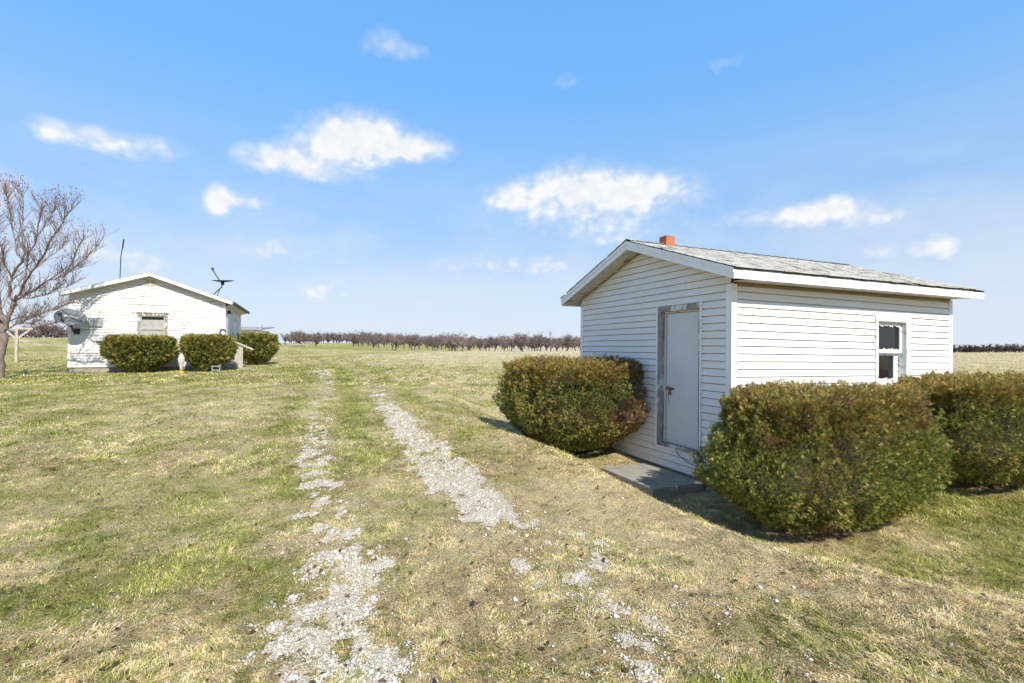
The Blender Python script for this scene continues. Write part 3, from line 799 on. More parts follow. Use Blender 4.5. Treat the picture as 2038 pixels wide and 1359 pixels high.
m = MB(); m.box(.026, .032, 1.10, 1.27, -1.375, -1.345); m.box(.028, .045, 1.205, 1.225, -1.39, -1.335); m.box(.020, .046, 1.165, 1.20, -1.385, -1.34)
m.tube([(.03, 1.19, -1.37), (.022, 1.185, -1.40), (.025, 1.175, -1.42), (.03, 1.165, -1.385)], .005, 6); m.box(.008, .03, 1.155, 1.195, -1.455, -1.415)
m.tube([(.03, 1.205, -1.38), (.02, 1.212, -1.47), (.025, 1.20, -1.55), (.03, 1.215, -1.60)], .003, 5)
m.obj('latch', RUST, door)
m = MB(); m.tube([(-.02, 1.0, -2.24), (-.05, .9, -2.30), (-.06, .72, -2.36), (-.04, .55, -2.39), (-.03, .42, -2.395)], .005, 6)
m.obj('cable', DARKM, shed)
# window
wu0, wu1, wz0, wz1 = WI
m = MB(); m.box(wu0, wu0 + .05, -.024, .012, wz0, wz1); m.box(wu1 - .09, wu1, -.024, .012, wz0, wz1); m.box(wu0 + .05, wu1 - .09, -.024, .012, wz1 - .07, wz1)
m.box(wu0 + .05, wu1 - .09, -.04, .13, wz0, wz0 + .055); m.box(wu0 + .006, wu0 + .05, .012, .15, wz0, wz1 - .02); m.box(wu1 - .09, wu1 - .05, .012, .15, wz0, wz1 - .02); m.box(wu0 + .05, wu1 - .09, .012, .15, wz1 - .07, wz1 - .03)
m.box(wu0 - .02, wu0, -.026, -.004, wz0 - .02, wz1 + .02); m.box(wu1, wu1 + .02, -.02, -.004, wz0 - .02, wz1 + .012); m.box(wu0, wu1, -.02, -.004, wz1, wz1 + .014)
wf = m.obj('window', PEELW, shed, bevel=.003)
a, b = wu0 + .05, wu1 - .09; zm = -.765
m = MB(); m.box(a, a + .045, .045, .08, zm, wz1 - .07); m.box(b - .055, b, .045, .08, zm, wz1 - .07); m.box(a + .045, b - .055, .045, .08, wz1 - .125, wz1 - .07); m.box(a + .045, b - .055, .040, .082, zm - .01, zm + .045)
m.obj('sash', PEELW, wf)
m = MB(); m.box(a, a + .05, .09, .125, wz0 + .055, zm - .012); m.box(b - .13, b - .075, .09, .125, wz0 + .055, zm - .012); m.box(a + .05, b - .13, .09, .125, wz0 + .055, wz0 + .13); m.box(a + .05, b - .13, .09, .125, zm - .05, zm - .012)
m.box(b - .075, b, .10, .125, wz0 + .055, zm - .012)
m.obj('sash', PEELW, wf)
m = MB(); m.box(a + .045, b - .055, .060, .064, zm + .045, wz1 - .125); m.box(a + .05, b - .13, .105, .109, wz0 + .13, zm - .05); m.obj('pane', GLASS, wf)
rr = random.Random(4)   # curling flakes of glazing putty and paint along the sash edges
for z0_, yy, ua, ub in ((wz1 - .125, .052, a + .05, b - .06), (zm + .045, .052, a + .05, b - .06), (wz0 + .13, .1, a + .06, b - .14)):
    u = ua; m = MB()
    while u < ub:
        w = rr.uniform(.02, .07); h = rr.uniform(.004, .03) * (-1 if z0_ > -.4 else 1)
        m.prism([(u, yy - .012, z0_), (min(u + w, ub), yy - .012, z0_), (min(u + w * .7, ub), yy - .02, z0_ + h), (u + w * .2, yy - .018, z0_ + h * .6)], (0, .006, 0)); u += w * 1.1
    m.obj('flaking_paint', PEELW, wf)
step = MB().box(-.90, -.022, .42, 1.62, -2.98, -2.575).obj('concrete_step', CONC, None, bevel=.012)
step.matrix_world = SH_M; tag(step, 'low grey concrete step slab below the grey shed door, half in shade', 'step')

# ------------------------------------------------------------------ yew bushes
def yew(name, cx, cy, yaw, hx, hy, h, label, seed, n=24000, leaf=.036, wid=.0105, base=.55, lump=.10, bronze=.5, group=None, p=2.7, full=.62, rim=.55, rimd=.12, tilt=0.):
    r = np.random.default_rng(seed)
    z0 = gz(cx, cy)
    root = empty(name, Matrix.Translation((cx, cy, z0)) @ Matrix.Rotation(yaw, 4, 'Z'), label, 'bush', group)
    def surf(t, ph, inset=0):
        """profile position t (0 ground .. 1 rim .. 2 centre of the clipped top)"""
        side = t <= 1
        hh = np.where(side, .10 + .77 * t, .87 + .13 * np.sin(np.clip((t - 1), 0, 1) * math.pi / 2) ** .7)
        wv = np.where(side, base + (1 - base) * np.sin(np.clip(t / full, 0, 1) * math.pi / 2) - rimd * sst(rim, 1., t), (1 - rimd) * np.cos(np.clip(t - 1, 0, 1) * math.pi / 2) ** .62)
        rho = (np.abs(np.cos(ph)) ** p + np.abs(np.sin(ph)) ** p) ** (-1 / p)
        qx, qy = np.cos(ph) * 1.6, np.sin(ph) * 1.6
        lum = 1 + lump * ((fbm(qx + 5 + seed, qy + hh * 2.3, seed, 3) - .5) * 2) + .05 * (vnoise(qx * 5, qy * 5 + hh * 8, seed + 3) - .5)
        k = rho * wv * lum
        xx, yy, zz = np.cos(ph) * k * (hx - inset), np.sin(ph) * k * (hy - inset), hh * (h - inset * .8)
        zz = zz * (1 + .05 * (fbm(xx * 1.1 + seed, yy * 1.1, seed + 8, 2) - .5) * np.clip(t, 0, 1)) * (1 + tilt * xx / hx)
        return np.stack([xx, yy, zz], -1)
    # area-weighted sampling of t, ph
    t = np.where(r.random(n) < .60, r.random(n) ** .9, 1 + (1 - np.sqrt(r.random(n))))
    ph = r.random(n) * 6.2832
    keep = r.random(n) < .55 + .45 * np.abs(np.cos(2 * ph)) ; 
    e = .02
    ins = np.abs(r.normal(0, .05, n)) + (r.random(n) < .3) * r.random(n) * .2
    ins = ins + .14 * sst(.53, .66, fbm(ph * 5.5, t * 7, seed + 40, 2)) + .11 * (vnoise(ph * 4.2 * (hx + hy), t * 9, seed + 44) - .5) + .15 * (vnoise(ph * 8 * (hx + hy), t * 17, seed + 47) - .5) - .03
    P = surf(t, ph, ins); Pt = surf(np.minimum(t + e, 1.999), ph, ins); Pp = surf(t, ph + e, ins)
    N = np.cross(Pp - P, Pt - P); N /= np.maximum(np.linalg.norm(N, axis=1, keepdims=True), 1e-9)
    D = N + np.array([0, 0, .45]) + r.normal(0, .45, (n, 3)); D /= np.linalg.norm(D, axis=1, keepdims=True)
    S = np.cross(D, r.normal(0, 1, (n, 3))); S /= np.linalg.norm(S, axis=1, keepdims=True)
    B = np.cross(D, S)
    hgt = P[:, 2] / h
    patch = fbm(ph * 2.2 + seed, t * 2.5, seed + 60, 3)
    br = np.clip(bronze * (.22 + 1.35 * sst(.66, .98, hgt)) + 1.5 * (patch - .5), 0, 1)
    isb = r.random(n) < br
    gpal = np.array([(.15, .185, .032), (.225, .24, .046), (.31, .30, .068), (.08, .11, .024), (.39, .35, .085)])
    bpal = np.array([(.34, .245, .055), (.31, .265, .065), (.36, .20, .055), (.27, .23, .055), (.42, .34, .12)])
    dead = (r.random(n) < .9 * sst(.63, .72, fbm(ph * 1.7 + 3 * seed, t * 2.0 + 7, seed + 90, 2)) * (bronze > .6))
    cl = np.where(isb[:, None], bpal[r.integers(0, 5, n)], gpal[r.integers(0, 5, n)])
    cl = np.where(dead[:, None], np.array([.26, .165, .075]), cl) * (.58 + .9 * r.random((n, 1)) ** 1.3)
    m = 8; L = leaf * (.7 + .65 * r.random(n)); Vs = []
    for i in range(m):
        if i == m - 1: b0 = P + D * (L * 1.1)[:, None]; dr = D
        else:
            sgn = 1 if i % 2 else -1
            b0 = P + D * (L * (.10 + .17 * i))[:, None]; dr = D * .62 + S * (sgn * .8) + B * (.25 * r.normal(0, 1, n))[:, None]
        dr = dr / np.linalg.norm(dr, axis=1, keepdims=True)
        w = np.cross(dr, B); w /= np.maximum(np.linalg.norm(w, axis=1, keepdims=True), 1e-9); w = w * (wid * .5)
        l = (L * (.85 - .03 * i))[:, None]
        Vs.append(np.stack([b0, b0 + dr * l * .5 + w, b0 + dr * l, b0 + dr * l * .5 - w], 1))
    Vv = np.stack(Vs, 1).reshape(-1, 3); b = 4 * np.arange(n * m); F = np.stack([b, b + 1, b + 2, b + 3], -1)
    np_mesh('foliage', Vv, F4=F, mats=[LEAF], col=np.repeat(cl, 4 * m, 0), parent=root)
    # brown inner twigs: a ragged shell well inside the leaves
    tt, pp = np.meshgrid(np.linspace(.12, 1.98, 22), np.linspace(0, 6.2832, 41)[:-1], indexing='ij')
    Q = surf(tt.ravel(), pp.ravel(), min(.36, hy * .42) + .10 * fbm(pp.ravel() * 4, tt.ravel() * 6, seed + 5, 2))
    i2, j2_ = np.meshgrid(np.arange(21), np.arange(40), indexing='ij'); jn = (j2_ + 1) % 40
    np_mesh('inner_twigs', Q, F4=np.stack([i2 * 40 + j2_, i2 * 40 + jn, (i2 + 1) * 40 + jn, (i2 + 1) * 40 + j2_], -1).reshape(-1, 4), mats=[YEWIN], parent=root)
    mb_ = MB(); q = random.Random(seed)
    for i in range(11):
        a = q.uniform(0, 6.28); s = q.uniform(.05, .5)
        x0, y0 = math.cos(a) * hx * base * s * .8, math.sin(a) * hy * base * s * .8
        mb_.tube([(x0, y0, -.06), (x0 * 1.25, y0 * 1.25, h * .14), (x0 * 1.5, y0 * 1.5, h * .4)], [.028, .022, .012], 6)
    mb_.obj('stem', YEWIN, root)
    # a few sprigs grown past the clipping since last year
    return root
yew('yew_bush', 1.0, 8.45, YAW, 1.12, 1.26, 1.58, 'wide bronzed yew bush left of the shed door, its flat face browned', 11, n=62000, leaf=.024, wid=.0070, bronze=.85, base=.5, p=3.2, lump=.07)
yew('yew_bush', 3.60, 5.54, YAW, 1.64, .82, 1.55, 'large dark green yew bush under the shed siding, right of the door', 12, n=78000, leaf=.0225, wid=.0066, bronze=.62, base=.56, full=.55, p=2.5, rim=.40, rimd=.24, lump=.05)
yew('yew_bush', 6.72, 6.95, YAW, 1.5, .92, 1.48, 'yew bush below the shed window, partly cut off at the right', 13, n=60000, leaf=.024, wid=.0070, bronze=.6, base=.55, full=.6, p=2.5, rim=.42, rimd=.2, lump=.05)

HB = 'clipped yews by the old white house'
hz = gz(-14, 19)
yew('yew_bush', -14.15, 18.35, YAW, 1.15, .72, 1.30, 'clipped yew bush under the window of the old white house', 14, n=6500, leaf=.075, wid=.024, base=.30, full=.85, p=2.5, bronze=.3, group=HB)
yew('yew_bush', -11.93, 18.95, YAW, .93, .72, 1.32, 'clipped yew bush at the corner of the old white house, beside a wooden railing', 15, n=6000, leaf=.075, wid=.024, base=.30, full=.85, p=2.5, bronze=.3, group=HB)
yew('yew_bush', -12.05, 22.8, YAW, .85, .9, 1.40, 'clipped yew bush behind the wooden railing, out past the house side', 16, n=5500, leaf=.075, wid=.024, base=.36, full=.85, p=2.5, bronze=.3, group=HB)

# ------------------------------------------------------------------ the old white house
HZ = .88
HM = Matrix.Translation((HOUSE_O[0], HOUSE_O[1], HZ)) @ Matrix.Rotation(YAW, 4, 'Z')
house = empty('house', HM, 'old white clapboard house with peeling paint and a low gable roof', 'house')
HW, HD = 5.11, 5.0; HR = 2.55
def hroof(u): return 3.85 - (.327 if u < HR else .363) * abs(u - HR)
HWIN = (2.20, 3.02, 1.05, 2.15)
mb = MB(); lap_wall(mb, lambda u, zz, o: (u, -o, zz), 0, HW, .12, lambda u: hroof(u) - .12, E=.112, openings=[HWIN], step=.6, fine_from=2.6, jit=.004, lip=.016, seed=8)
lap_wall(mb, lambda v, zz, o: (HW + o, v, zz), 0, HD, .12, lambda v: 2.72, E=.112, openings=[(.45, 1.35, .3, 2.4)], step=.8, jit=.004, lip=.016, seed=9)
lap_wall(mb, lambda v, zz, o: (-o, v, zz), 0, HD, .12, lambda v: 2.8, E=.112, step=.8, lip=.016)
lap_wall(mb, lambda u, zz, o: (u, HD + o, zz), 0, HW, .12, lambda u: hroof(u) - .12, E=.112, step=.8, fine_from=2.6, lip=.016)
mb.obj('wall', HOUSEP, house)
MB().box(.03, HW - .03, .03, HD - .03, -.5, .12).obj('foundation', CONC, house)
m = MB(); m.box(-.02, .03, -.024, -.001, .66, .695); m.box(-.02, HW, -.022, -.017, .655, .68); m.obj('skirt_ledge', OLDWOOD, house)
m = MB(); m.box(HW - .09, HW + .022, -.024, -.001, .12, 2.74); m.box(HW + .001, HW + .024, 0, .10, .12, 2.74); m.obj('corner_trim', HTRIM, house)
m = MB(); m.box(-.022, .06, -.022, -.001, .12, 2.84); m.obj('corner_trim', HTRIM, house)
ra, rb = -.21, HW + .30
m = MB()
for ua in (ra, rb):
    m.prism([(ua, -.30, hroof(ua) - .03), (HR, -.30, hroof(HR) - .03), (HR, -.30, hroof(HR) + .0), (ua, -.30, hroof(ua) + .0)], (0, HD + .6, 0))
hro = m.obj('roof', GREYROOF, house)
m = MB()
for ua in (ra, rb):
    m.prism([(ua, -.305, hroof(ua) - .15), (HR, -.305, hroof(HR) - .15), (HR, -.305, hroof(HR) - .012), (ua, -.305, hroof(ua) - .012)], (0, .022, 0))
m.obj('rake_board', HTRIM, house)
m = MB()
for ua, inner in ((ra, -.02), (rb, HW + .02)):
    pass
for ua in (ra, rb):
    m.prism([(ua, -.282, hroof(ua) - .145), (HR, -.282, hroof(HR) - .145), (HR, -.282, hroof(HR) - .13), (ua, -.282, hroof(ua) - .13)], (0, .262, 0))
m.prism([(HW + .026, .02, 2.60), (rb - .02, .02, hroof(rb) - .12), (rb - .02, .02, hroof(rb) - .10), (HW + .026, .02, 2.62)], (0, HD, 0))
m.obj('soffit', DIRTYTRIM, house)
m = MB(); m.box(rb - .012, rb + .075, -.30, HD + .3, hroof(rb) - .12, hroof(rb) - .015); m.obj('gutter', GREYROOF, house)
m = MB(); m.box(HR - .22, HR + .12, -.024, -.004, 3.33, 3.55); at_ = m.obj('attic_vent', OLDWOOD, house)
a, b, c, d = HWIN
m = MB(); m.box(a - .09, a, -.03, .02, c - .05, d + .1); m.box(b, b + .09, -.03, .02, c - .05, d + .1); m.box(a, b, -.03, .02, d, d + .1); m.box(a - .12, b + .12, -.055, .02, d + .10, d + .135); m.box(a - .12, b + .12, -.06, .03, c - .09, c - .05); m.box(a, b, -.02, .03, c - .05, c)
hw = m.obj('window', PEELV, house)
zm = 1.62
m = MB(); m.box(a, a + .045, .0, .03, c, d); m.box(b - .045, b, .0, .03, c, d); m.box(a + .045, b - .045, .0, .03, zm - .03, zm + .03); m.box(a + .045, b - .045, .0, .03, d - .04, d); m.box(a + .045, b - .045, .0, .03, c, c + .05); m.obj('sash', OLDWOOD, hw)
m = MB(); m.box(a + .045, b - .045, .03, .034, c + .05, zm - .03); m.box(a + .045, b - .045, .03, .034, zm + .03, d - .16); m.obj('blind', CURTAIN, hw)
m = MB(); m.box(a + .045, b - .045, .036, .04, d - .19, d - .04); m.obj('pane', GLASS, hw)
# side door, light
m = MB(); m.box(HW - .02, HW + .03, .36, .45, .3, 2.45); m.box(HW - .02, HW + .03, 1.35, 1.44, .3, 2.45); m.box(HW - .02, HW + .03, .45, 1.35, 2.4, 2.48); hdf = m.obj('door_frame', HTRIM, house)
hd = MB().box(HW - .03, HW + .008, .45, 1.35, .3, 2.4).obj('door', DOORP, house)
MB().box(HW + .008, HW + .04, 1.20, 1.27, 1.2, 1.32).obj('handle', DARKM, hd)
m = MB(); m.box(HW + .001, HW + .03, 2.2, 2.28, .5, 2.6); m.box(HW + .001, HW + .03, 3.0, 3.08, .9, 2.2); m.box(HW + .001, HW + .02, 2.28, 3.0, 1.0, 2.1); m.obj('window', HTRIM, house)
m = MB(); M_ = Matrix.Translation((HW + .12, .22, 2.36)); m.lathe([(.02, .1), (.05, .08), (.085, -.02), (.08, -.04)], 12, M_); m.tube([(HW + .01, .22, 2.44), (HW + .12, .22, 2.48), (HW + .12, .22, 2.42)], .014, 6); m.obj('porch_light', DARKM, house)
def hthing(name, mb, mat, label, cat, M=HM, **k):
    o = mb.obj(name, mat, None, **k); o.matrix_world = M; return tag(o, label, cat)
m = MB(); m.box(.60, 1.0, -.075, -.018, 1.70, 2.0); m.box(.585, 1.015, -.085, -.075, 1.69, 2.01); hthing('utility_box', m, GREYM, 'grey square utility box high on the house wall, beside the dish', 'utility box', bevel=.008)
m = MB(); m.box(4.50, 4.80, -.13, -.018, .95, 1.40); m.box(4.52, 4.78, -.14, -.13, .98, 1.38); m.tube([(4.65, -.08, .95), (4.65, -.08, .2)], .02, 8); hthing('utility_box', m, GREYM, 'grey meter box low on the house wall, above the corner bush', 'utility box', bevel=.008)
m = MB(); m.tube([(4.93, -.06, .3), (4.93, -.06, 1.45), (4.96, -.07, 1.62), (5.02, -.06, 1.66), (5.12, -.06, 1.62), (5.14, -.05, 1.55)], .022, 8); hthing('conduit', m, DARKM, 'thin dark hooked conduit climbing the house corner', 'conduit')
m = MB(); m.tube([(.85, -.09, 1.10), (1.0, -.09, 1.10)], .032, 8); m.tube([(1.0, -.09, 1.10), (5.0, -.085, 1.06)], .013, 8)
for u in (1.3, 2.9, 4.4): m.box(u - .012, u + .012, -.09, -.017, 1.06, 1.10)
hthing('wall_pipe', m, DARKM, 'long thin dark pipe run level across the house wall behind the bushes', 'pipe')
# satellite dish on the wall
def dish_mesh(rad, depth, nr=7, nk=28, th=.012):
    V = []; F = []
    for sgn in (0, 1):
        for i in range(nr + 1):
            rr_ = rad * i / nr
            for k in range(nk):
                a = 6.2832 * k / nk; V.append((rr_ * math.cos(a) * 1.12, rr_ * math.sin(a), depth * (i / nr) ** 2 - sgn * th))
    o = (nr + 1) * nk
    for s in (0, o):
        for i in range(nr):
            for k in range(nk):
                k2 = (k + 1) % nk; F.append((s + i * nk + k, s + i * nk + k2, s + (i + 1) * nk + k2, s + (i + 1) * nk + k))
    for k in range(nk):
        k2 = (k + 1) % nk; F.append((nr * nk + k, nr * nk + k2, o + nr * nk + k2, o + nr * nk + k))
    return V, F
DM = HM @ Matrix.Translation((.24, -.40, 1.74))
dish = empty('satellite_dish', DM, 'grey oval satellite dish with red and white lettering, mounted on the house wall', 'satellite dish')
V, F = dish_mesh(.41, .06); mb = MB(); mb.v = V; mb.f = F
dr = mb.obj('reflector', DISHM, dish, smooth=False)
aim = Vector((.36, -.66, .66)).normalized()
dr.matrix_local = Matrix.Translation((-.02, -.12, .22)) @ aim.to_track_quat('Z', 'Y').to_matrix().to_4x4()
m = MB(); m.tube([(.0, .38, -.25), (.0, .08, -.27), (.0, -.02, -.15), (-.02, -.08, .16)], .028, 8); m.box(-.09, .09, .362, .385, -.36, -.14); m.box(-.05, .06, -.12, .02, .06, .16); m.obj('mount', DARKM, dish)
m = MB(); m.tube([(.0, -.05, -.12), (-.10, -.35, .02), (-.16, -.55, .30)], [.022, .018, .016], 8); m.box(-.21, -.11, -.62, -.52, .26, .38); m.obj('feed_arm', DARKM, dish)
m = MB()
for i, (x0, w, y0, h) in enumerate(((-.17, .07, .05, .08), (-.09, .04, .04, .07), (-.03, .07, .02, .08), (.06, .05, .0, .07), (.12, .08, -.02, .06))):
    m.box(x0, x0 + w, y0, y0 + h, .020 + .03 * abs(x0 + w / 2) * 1.2, .024 + .03 * abs(x0 + w / 2) * 1.2)
lg = m.obj('lettering', WHITEM, dr)
for ltr in (((-.155, .045, .065, .02), (-.155, .015, .085, .035)), ((-.08, .02, .055, .045),), ((-.015, .045, .035, .02), (.0, .015, .055, .033)), ((.07, .03, .015, .04),), ((.135, .05, -.005, .02), (.135, .015, .015, .025))):
    m = MB()
    for (x0, w, y0, h) in ltr: m.box(x0, x0 + w, y0, y0 + h, .0245 + .03 * abs(x0 + w / 2) * 1.2, .028 + .03 * abs(x0 + w / 2) * 1.2)
    m.obj('red_letter', REDM, dr)
# roof antenna mast and the second dish
m = MB(); px_, py_ = 1.42, .35; z0_ = hroof(px_)
m.tube([(px_, py_, z0_ - .05), (px_ + .02, py_, z0_ + 1.0), (px_ + .10, py_, z0_ + 1.72)], .016, 8); m.tube([(px_ + .07, py_, z0_ + 1.36), (px_ + .105, py_, z0_ + 1.72)], .026, 8); m.tube([(px_ + .0, py_, z0_ + .02), (px_ + .0, py_, z0_ + .12)], .045, 8)
hthing('antenna_mast', m, DARKM, 'thin dark leaning antenna mast standing on the left roof slope of the house', 'antenna mast')
AM = HM @ Matrix.Translation((4.72, 1.0, hroof(4.72)))
ant = empty('satellite_dish', AM, 'dark satellite dish seen edge on, on a bent mount over the house roof', 'satellite dish')
m = MB(); m.tube([(-.30, 0, .0), (-.02, 0, .34), (.10, 0, .46), (.14, 0, .62)], .022, 8); m.tube([(-.12, .3, .0), (.02, .05, .38)], .014, 6); m.box(.08, .2, -.05, .05, .58, .72); m.obj('mount', DARKM, ant)
V, F = dish_mesh(.40, .075, th=.006); mb = MB(); mb.v = V; mb.f = F; d2 = mb.obj('reflector', DARKM, ant)
d2.matrix_local = Matrix.Translation((.16, 0, .70)) @ (Matrix.Rotation(-YAW, 3, 'Z') @ Vector((0.02, -.165, 1))).normalized().to_track_quat('Z', 'Y').to_matrix().to_4x4()
m = MB(); m.tube([(.06, 0, .70), (-.12, -.02, 1.0), (-.24, -.03, 1.22)], [.022, .02, .026], 8); m.box(-.285, -.20, -.06, .03, 1.20, 1.30); m.obj('feed_arm', DARKM, ant)

# ------------------------------------------------------------------ small things round the house
def place(o, x, y, yaw=0, dz=0):
    o.matrix_world = Matrix.Translation((x, y, gz(x, y) + dz)) @ Matrix.Rotation(yaw, 4, 'Z'); return o
post = empty('clothesline_post', Matrix.Translation((-25.7, 25, gz(-25.7, 25))) @ Matrix.Rotation(.5, 4, 'Z'), 'weathered grey wooden clothesline post with a braced crossbar, near the bare tree', 'clothesline post')
MB().box(-.055, .055, -.055, .055, -.3, 1.70).obj('pole', OLDWOOD, post, bevel=.006)
MB().box(-.62, .62, -.045, .045, 1.70, 1.80).obj('crossbar', OLDWOOD, post, bevel=.006)
for s in (-1, 1):
    MB().prism([(s * .055, -.035, 1.18), (s * .055, -.035, 1.31), (s * .44, -.035, 1.698), (s * .56, -.035, 1.698)], (0, .07, 0)).obj('brace', OLDWOOD, post)

PM = HM @ Matrix.Translation((HW, .35, 0))
steps = empty('wooden_steps', PM, 'weathered wooden porch steps with a board post and sloped handrail by the house side door', 'steps')
MB().box(.33, .48, -.06, -.02, -.12, 1.10).box(.482, .64, -.06, -.02, -.12, 1.02).obj('post', OLDWOOD, steps)
MB().prism([(.34, -.12, 1.10), (.34, -.12, 1.17), (1.02, -.12, .86), (1.02, -.12, .77)], (0, .14, 0)).obj('handrail', OLDWOOD, steps)
for i in range(3): MB().box(.03 + .3 * i, .35 + .3 * i, -.02, 1.1, .28 - .15 * i, .33 - .15 * i).obj('tread', OLDWOOD, steps)
MB().prism([(.03, .0, .2), (.35, .0, .2), (.95, .0, -.1), (.03, .0, -.1)], (0, .04, 0)).obj('stringer', OLDWOOD, steps)
m = MB(); m.box(-.32, .32, -.26, .26, -.05, .03); o = m.obj('concrete_pad', CONC, bevel=.01); place(o, -10.95, 19.9, YAW); tag(o, 'pale concrete pad in the grass below the wooden handrail', 'pad')
m = MB(); m.box(-.42, .42, -.2, .2, -.05, .02); o = m.obj('stone_slab', CONC, bevel=.012); place(o, -11.7, 17.25, .1); tag(o, 'flat pale stone slab in the grass before the white ornament', 'slab')
orn = empty('garden_ornament', Matrix.Translation((-12.22, 17.82, gz(-12.22, 17.82))), 'white garden ornament with a rounded body on an orange base, between two clipped bushes', 'garden ornament')
MB().lathe([(.035, .10), (.045, .2), (.065, .30), (.095, .40), (.115, .50), (.11, .58), (.075, .65), (.05, .70), (.035, .74), (.01, .755)], 16).obj('body', WHITEPL, orn, smooth=True)
MB().lathe([(.12, -.02), (.11, .05), (.05, .10), (.035, .11)], 14).obj('base', ORANGEP, orn)
m = MB()
for sx in (-.12, .12):
    for sy in (-.1, .1): m.box(sx - .015, sx + .015, sy - .015, sy + .015, 0, .24)
m.box(-.15, .15, -.13, .13, .24, .27); m.box(-.12, .12, -.105, -.09, .10, .13); o = m.obj('stool', GREYM, bevel=.004); place(o, -11.12, 18.15, YAW); tag(o, 'small pale grey stool tucked under the corner yew of the house', 'stool')  # pale stool given a darker grey that stands in for shade under the yew
# white outbuilding far behind the house
OM = Matrix.Translation((-28.6, 46, gz(-25, 46))) @ Matrix.Rotation(.15, 4, 'Z')
ob = empty('outbuilding', OM, 'small white outbuilding with a low roof, glimpsed behind the old house', 'outbuilding')
mb = MB(); lap_wall(mb, lambda u, zz, o: (u, -o, zz), 0, 4.0, 0, lambda u: 2.05, E=.15, step=2, lip=.02); lap_wall(mb, lambda v, zz, o: (4.0 + o, v, zz), 0, 3, 0, lambda v: 2.05, E=.15, step=2, lip=.02)
mb.quad((0, 0, 0), (0, 3, 0), (0, 3, 2.05), (0, 0, 2.05)); mb.quad((0, 3, 0), (4, 3, 0), (4, 3, 2.05), (0, 3, 2.05)); mb.obj('wall', HTRIM, ob)
m = MB(); m.prism([(-.2, -.35, 2.06), (-.2, 3.2, 2.4), (-.2, 3.2, 2.5), (-.2, -.35, 2.2)], (4.75, 0, 0)); m.obj('roof', GREYM, ob)
m = MB(); m.box(4.42, 4.50, -.2, -.12, 0, 2.07); m.box(4.0, 4.5, -.2, -.14, 1.75, 1.83); m.prism([(4.3, -.2, 2.2), (4.62, -.2, 2.25), (4.5, -.2, 2.62)], (0, .06, 0)); m.obj('post', GREYM, ob)
MB().box(3.0, 3.5, -.035, -.002, .1, 1.7).obj('door', DOORP, ob)

# ------------------------------------------------------------------ bare trees
class Twigs:
    """flat crossed strips for fine twigs, one colour each"""
    def __init__(s): s.v = []; s.f = []; s.c = []
    def strip(s, pts, w0, w1, col, rnd):
        n = len(pts)
        for turn in (0,):
            b = len(s.v)
            for i, p in enumerate(pts):
                t = (pts[min(i + 1, n - 1)] - pts[max(i - 1, 0)]).normalized()
                sd = t.cross(Vector((rnd.uniform(-1, 1), -1.2, rnd.uniform(-.4, .4)))).normalized()
                w = (w0 + (w1 - w0) * i / (n - 1)) / 2
                s.v += [tuple(p - sd * w), tuple(p + sd * w)]; s.c += [col, col]
            for i in range(n - 1): s.f.append((b + 2 * i, b + 2 * i + 1, b + 2 * i + 3, b + 2 * i + 2))
    def leaf(s, p, size, col, rnd):
        b = len(s.v); a = Vector((rnd.gauss(0, 1), rnd.gauss(0, 1), rnd.gauss(0, 1))).normalized() * size; c = a.orthogonal().normalized() * size * .5
        s.v += [tuple(p - a), tuple(p - c), tuple(p + a), tuple(p + c)]; s.f.append((b, b + 1, b + 2, b + 3)); s.c += [col] * 4
    def obj(s, name, parent): return np_mesh(name, np.array(s.v), F4=np.array(s.f), mats=[TWIGV], col=np.array(s.c), parent=parent)

def wander(p, d, L, n, rnd, wob=.15, lift=.0):
    pts = [p.copy()]; d = d.normalized()
    for i in range(n):
        d = (d + Vector((rnd.gauss(0, wob), rnd.gauss(0, wob), rnd.gauss(0, wob) + lift))).normalized()
        pts.append(pts[-1] + d * (L / n))
    return pts

def small_tree(seed, H, spread, pal, ntw=9, tw=.035, trunk=.11, low=.30, dense=1.0, flat=.6):
    q = random.Random(seed); tr = MB(); T = Twigs()
    th = H * low * q.uniform(.85, 1.1); lean = Vector((q.uniform(-.18, .18), q.uniform(-.1, .1), 1))
    base = wander(Vector((0, 0, -.15)), lean, th + .15, 3, q, .07)
    tr.tube(base, [trunk * 1.35, trunk * 1.05, trunk * .95, trunk * .9], 7)
    nl = q.randint(4, 6)
    for i in range(nl):
        a = 6.28 * (i + q.uniform(-.3, .3)) / nl; out = q.uniform(.55, 1.0)
        d = Vector((math.cos(a) * out, math.sin(a) * out, q.uniform(.55, 1.1)))
        L = q.uniform(.75, 1.05) * math.hypot(spread, H - th) * .8
        limb = wander(base[-1], d, L, 5, q, .16, .03); tr.tube(limb, [trunk * .6, trunk * .5, trunk * .38, trunk * .28, trunk * .18, trunk * .1], 5, cap=False)
        for k in range(int(ntw * dense)):
            f = q.uniform(.25, 1) * 4.99; j = int(f); p = limb[j].lerp(limb[j + 1], f - j)
            dd = Vector((q.gauss(0, 1), q.gauss(0, 1), q.uniform(-.25, 1.0) * flat + .25)); L2 = q.uniform(.25, .55) * spread
            sec = wander(p, dd, L2, 3, q, .25, .05); col = tuple(c * q.uniform(.8, 1.2) for c in pal[q.randrange(len(pal))])
            T.strip(sec, tw * 1.5, tw * .6, col, q)
            for n in range(int(7 * dense)):
                g_ = q.uniform(.1, 1) * 2.99; j2 = int(g_); p2 = sec[j2].lerp(sec[j2 + 1], g_ - j2)
                dd2 = Vector((q.gauss(0, 1), q.gauss(0, 1), q.gauss(.45, .7))); col = tuple(c * q.uniform(.75, 1.25) for c in pal[q.randrange(len(pal))])
                T.strip(wander(p2, dd2, q.uniform(.14, .30) * spread, 2, q, .3, .08), tw, tw * .45, col, q)
    return tr, T
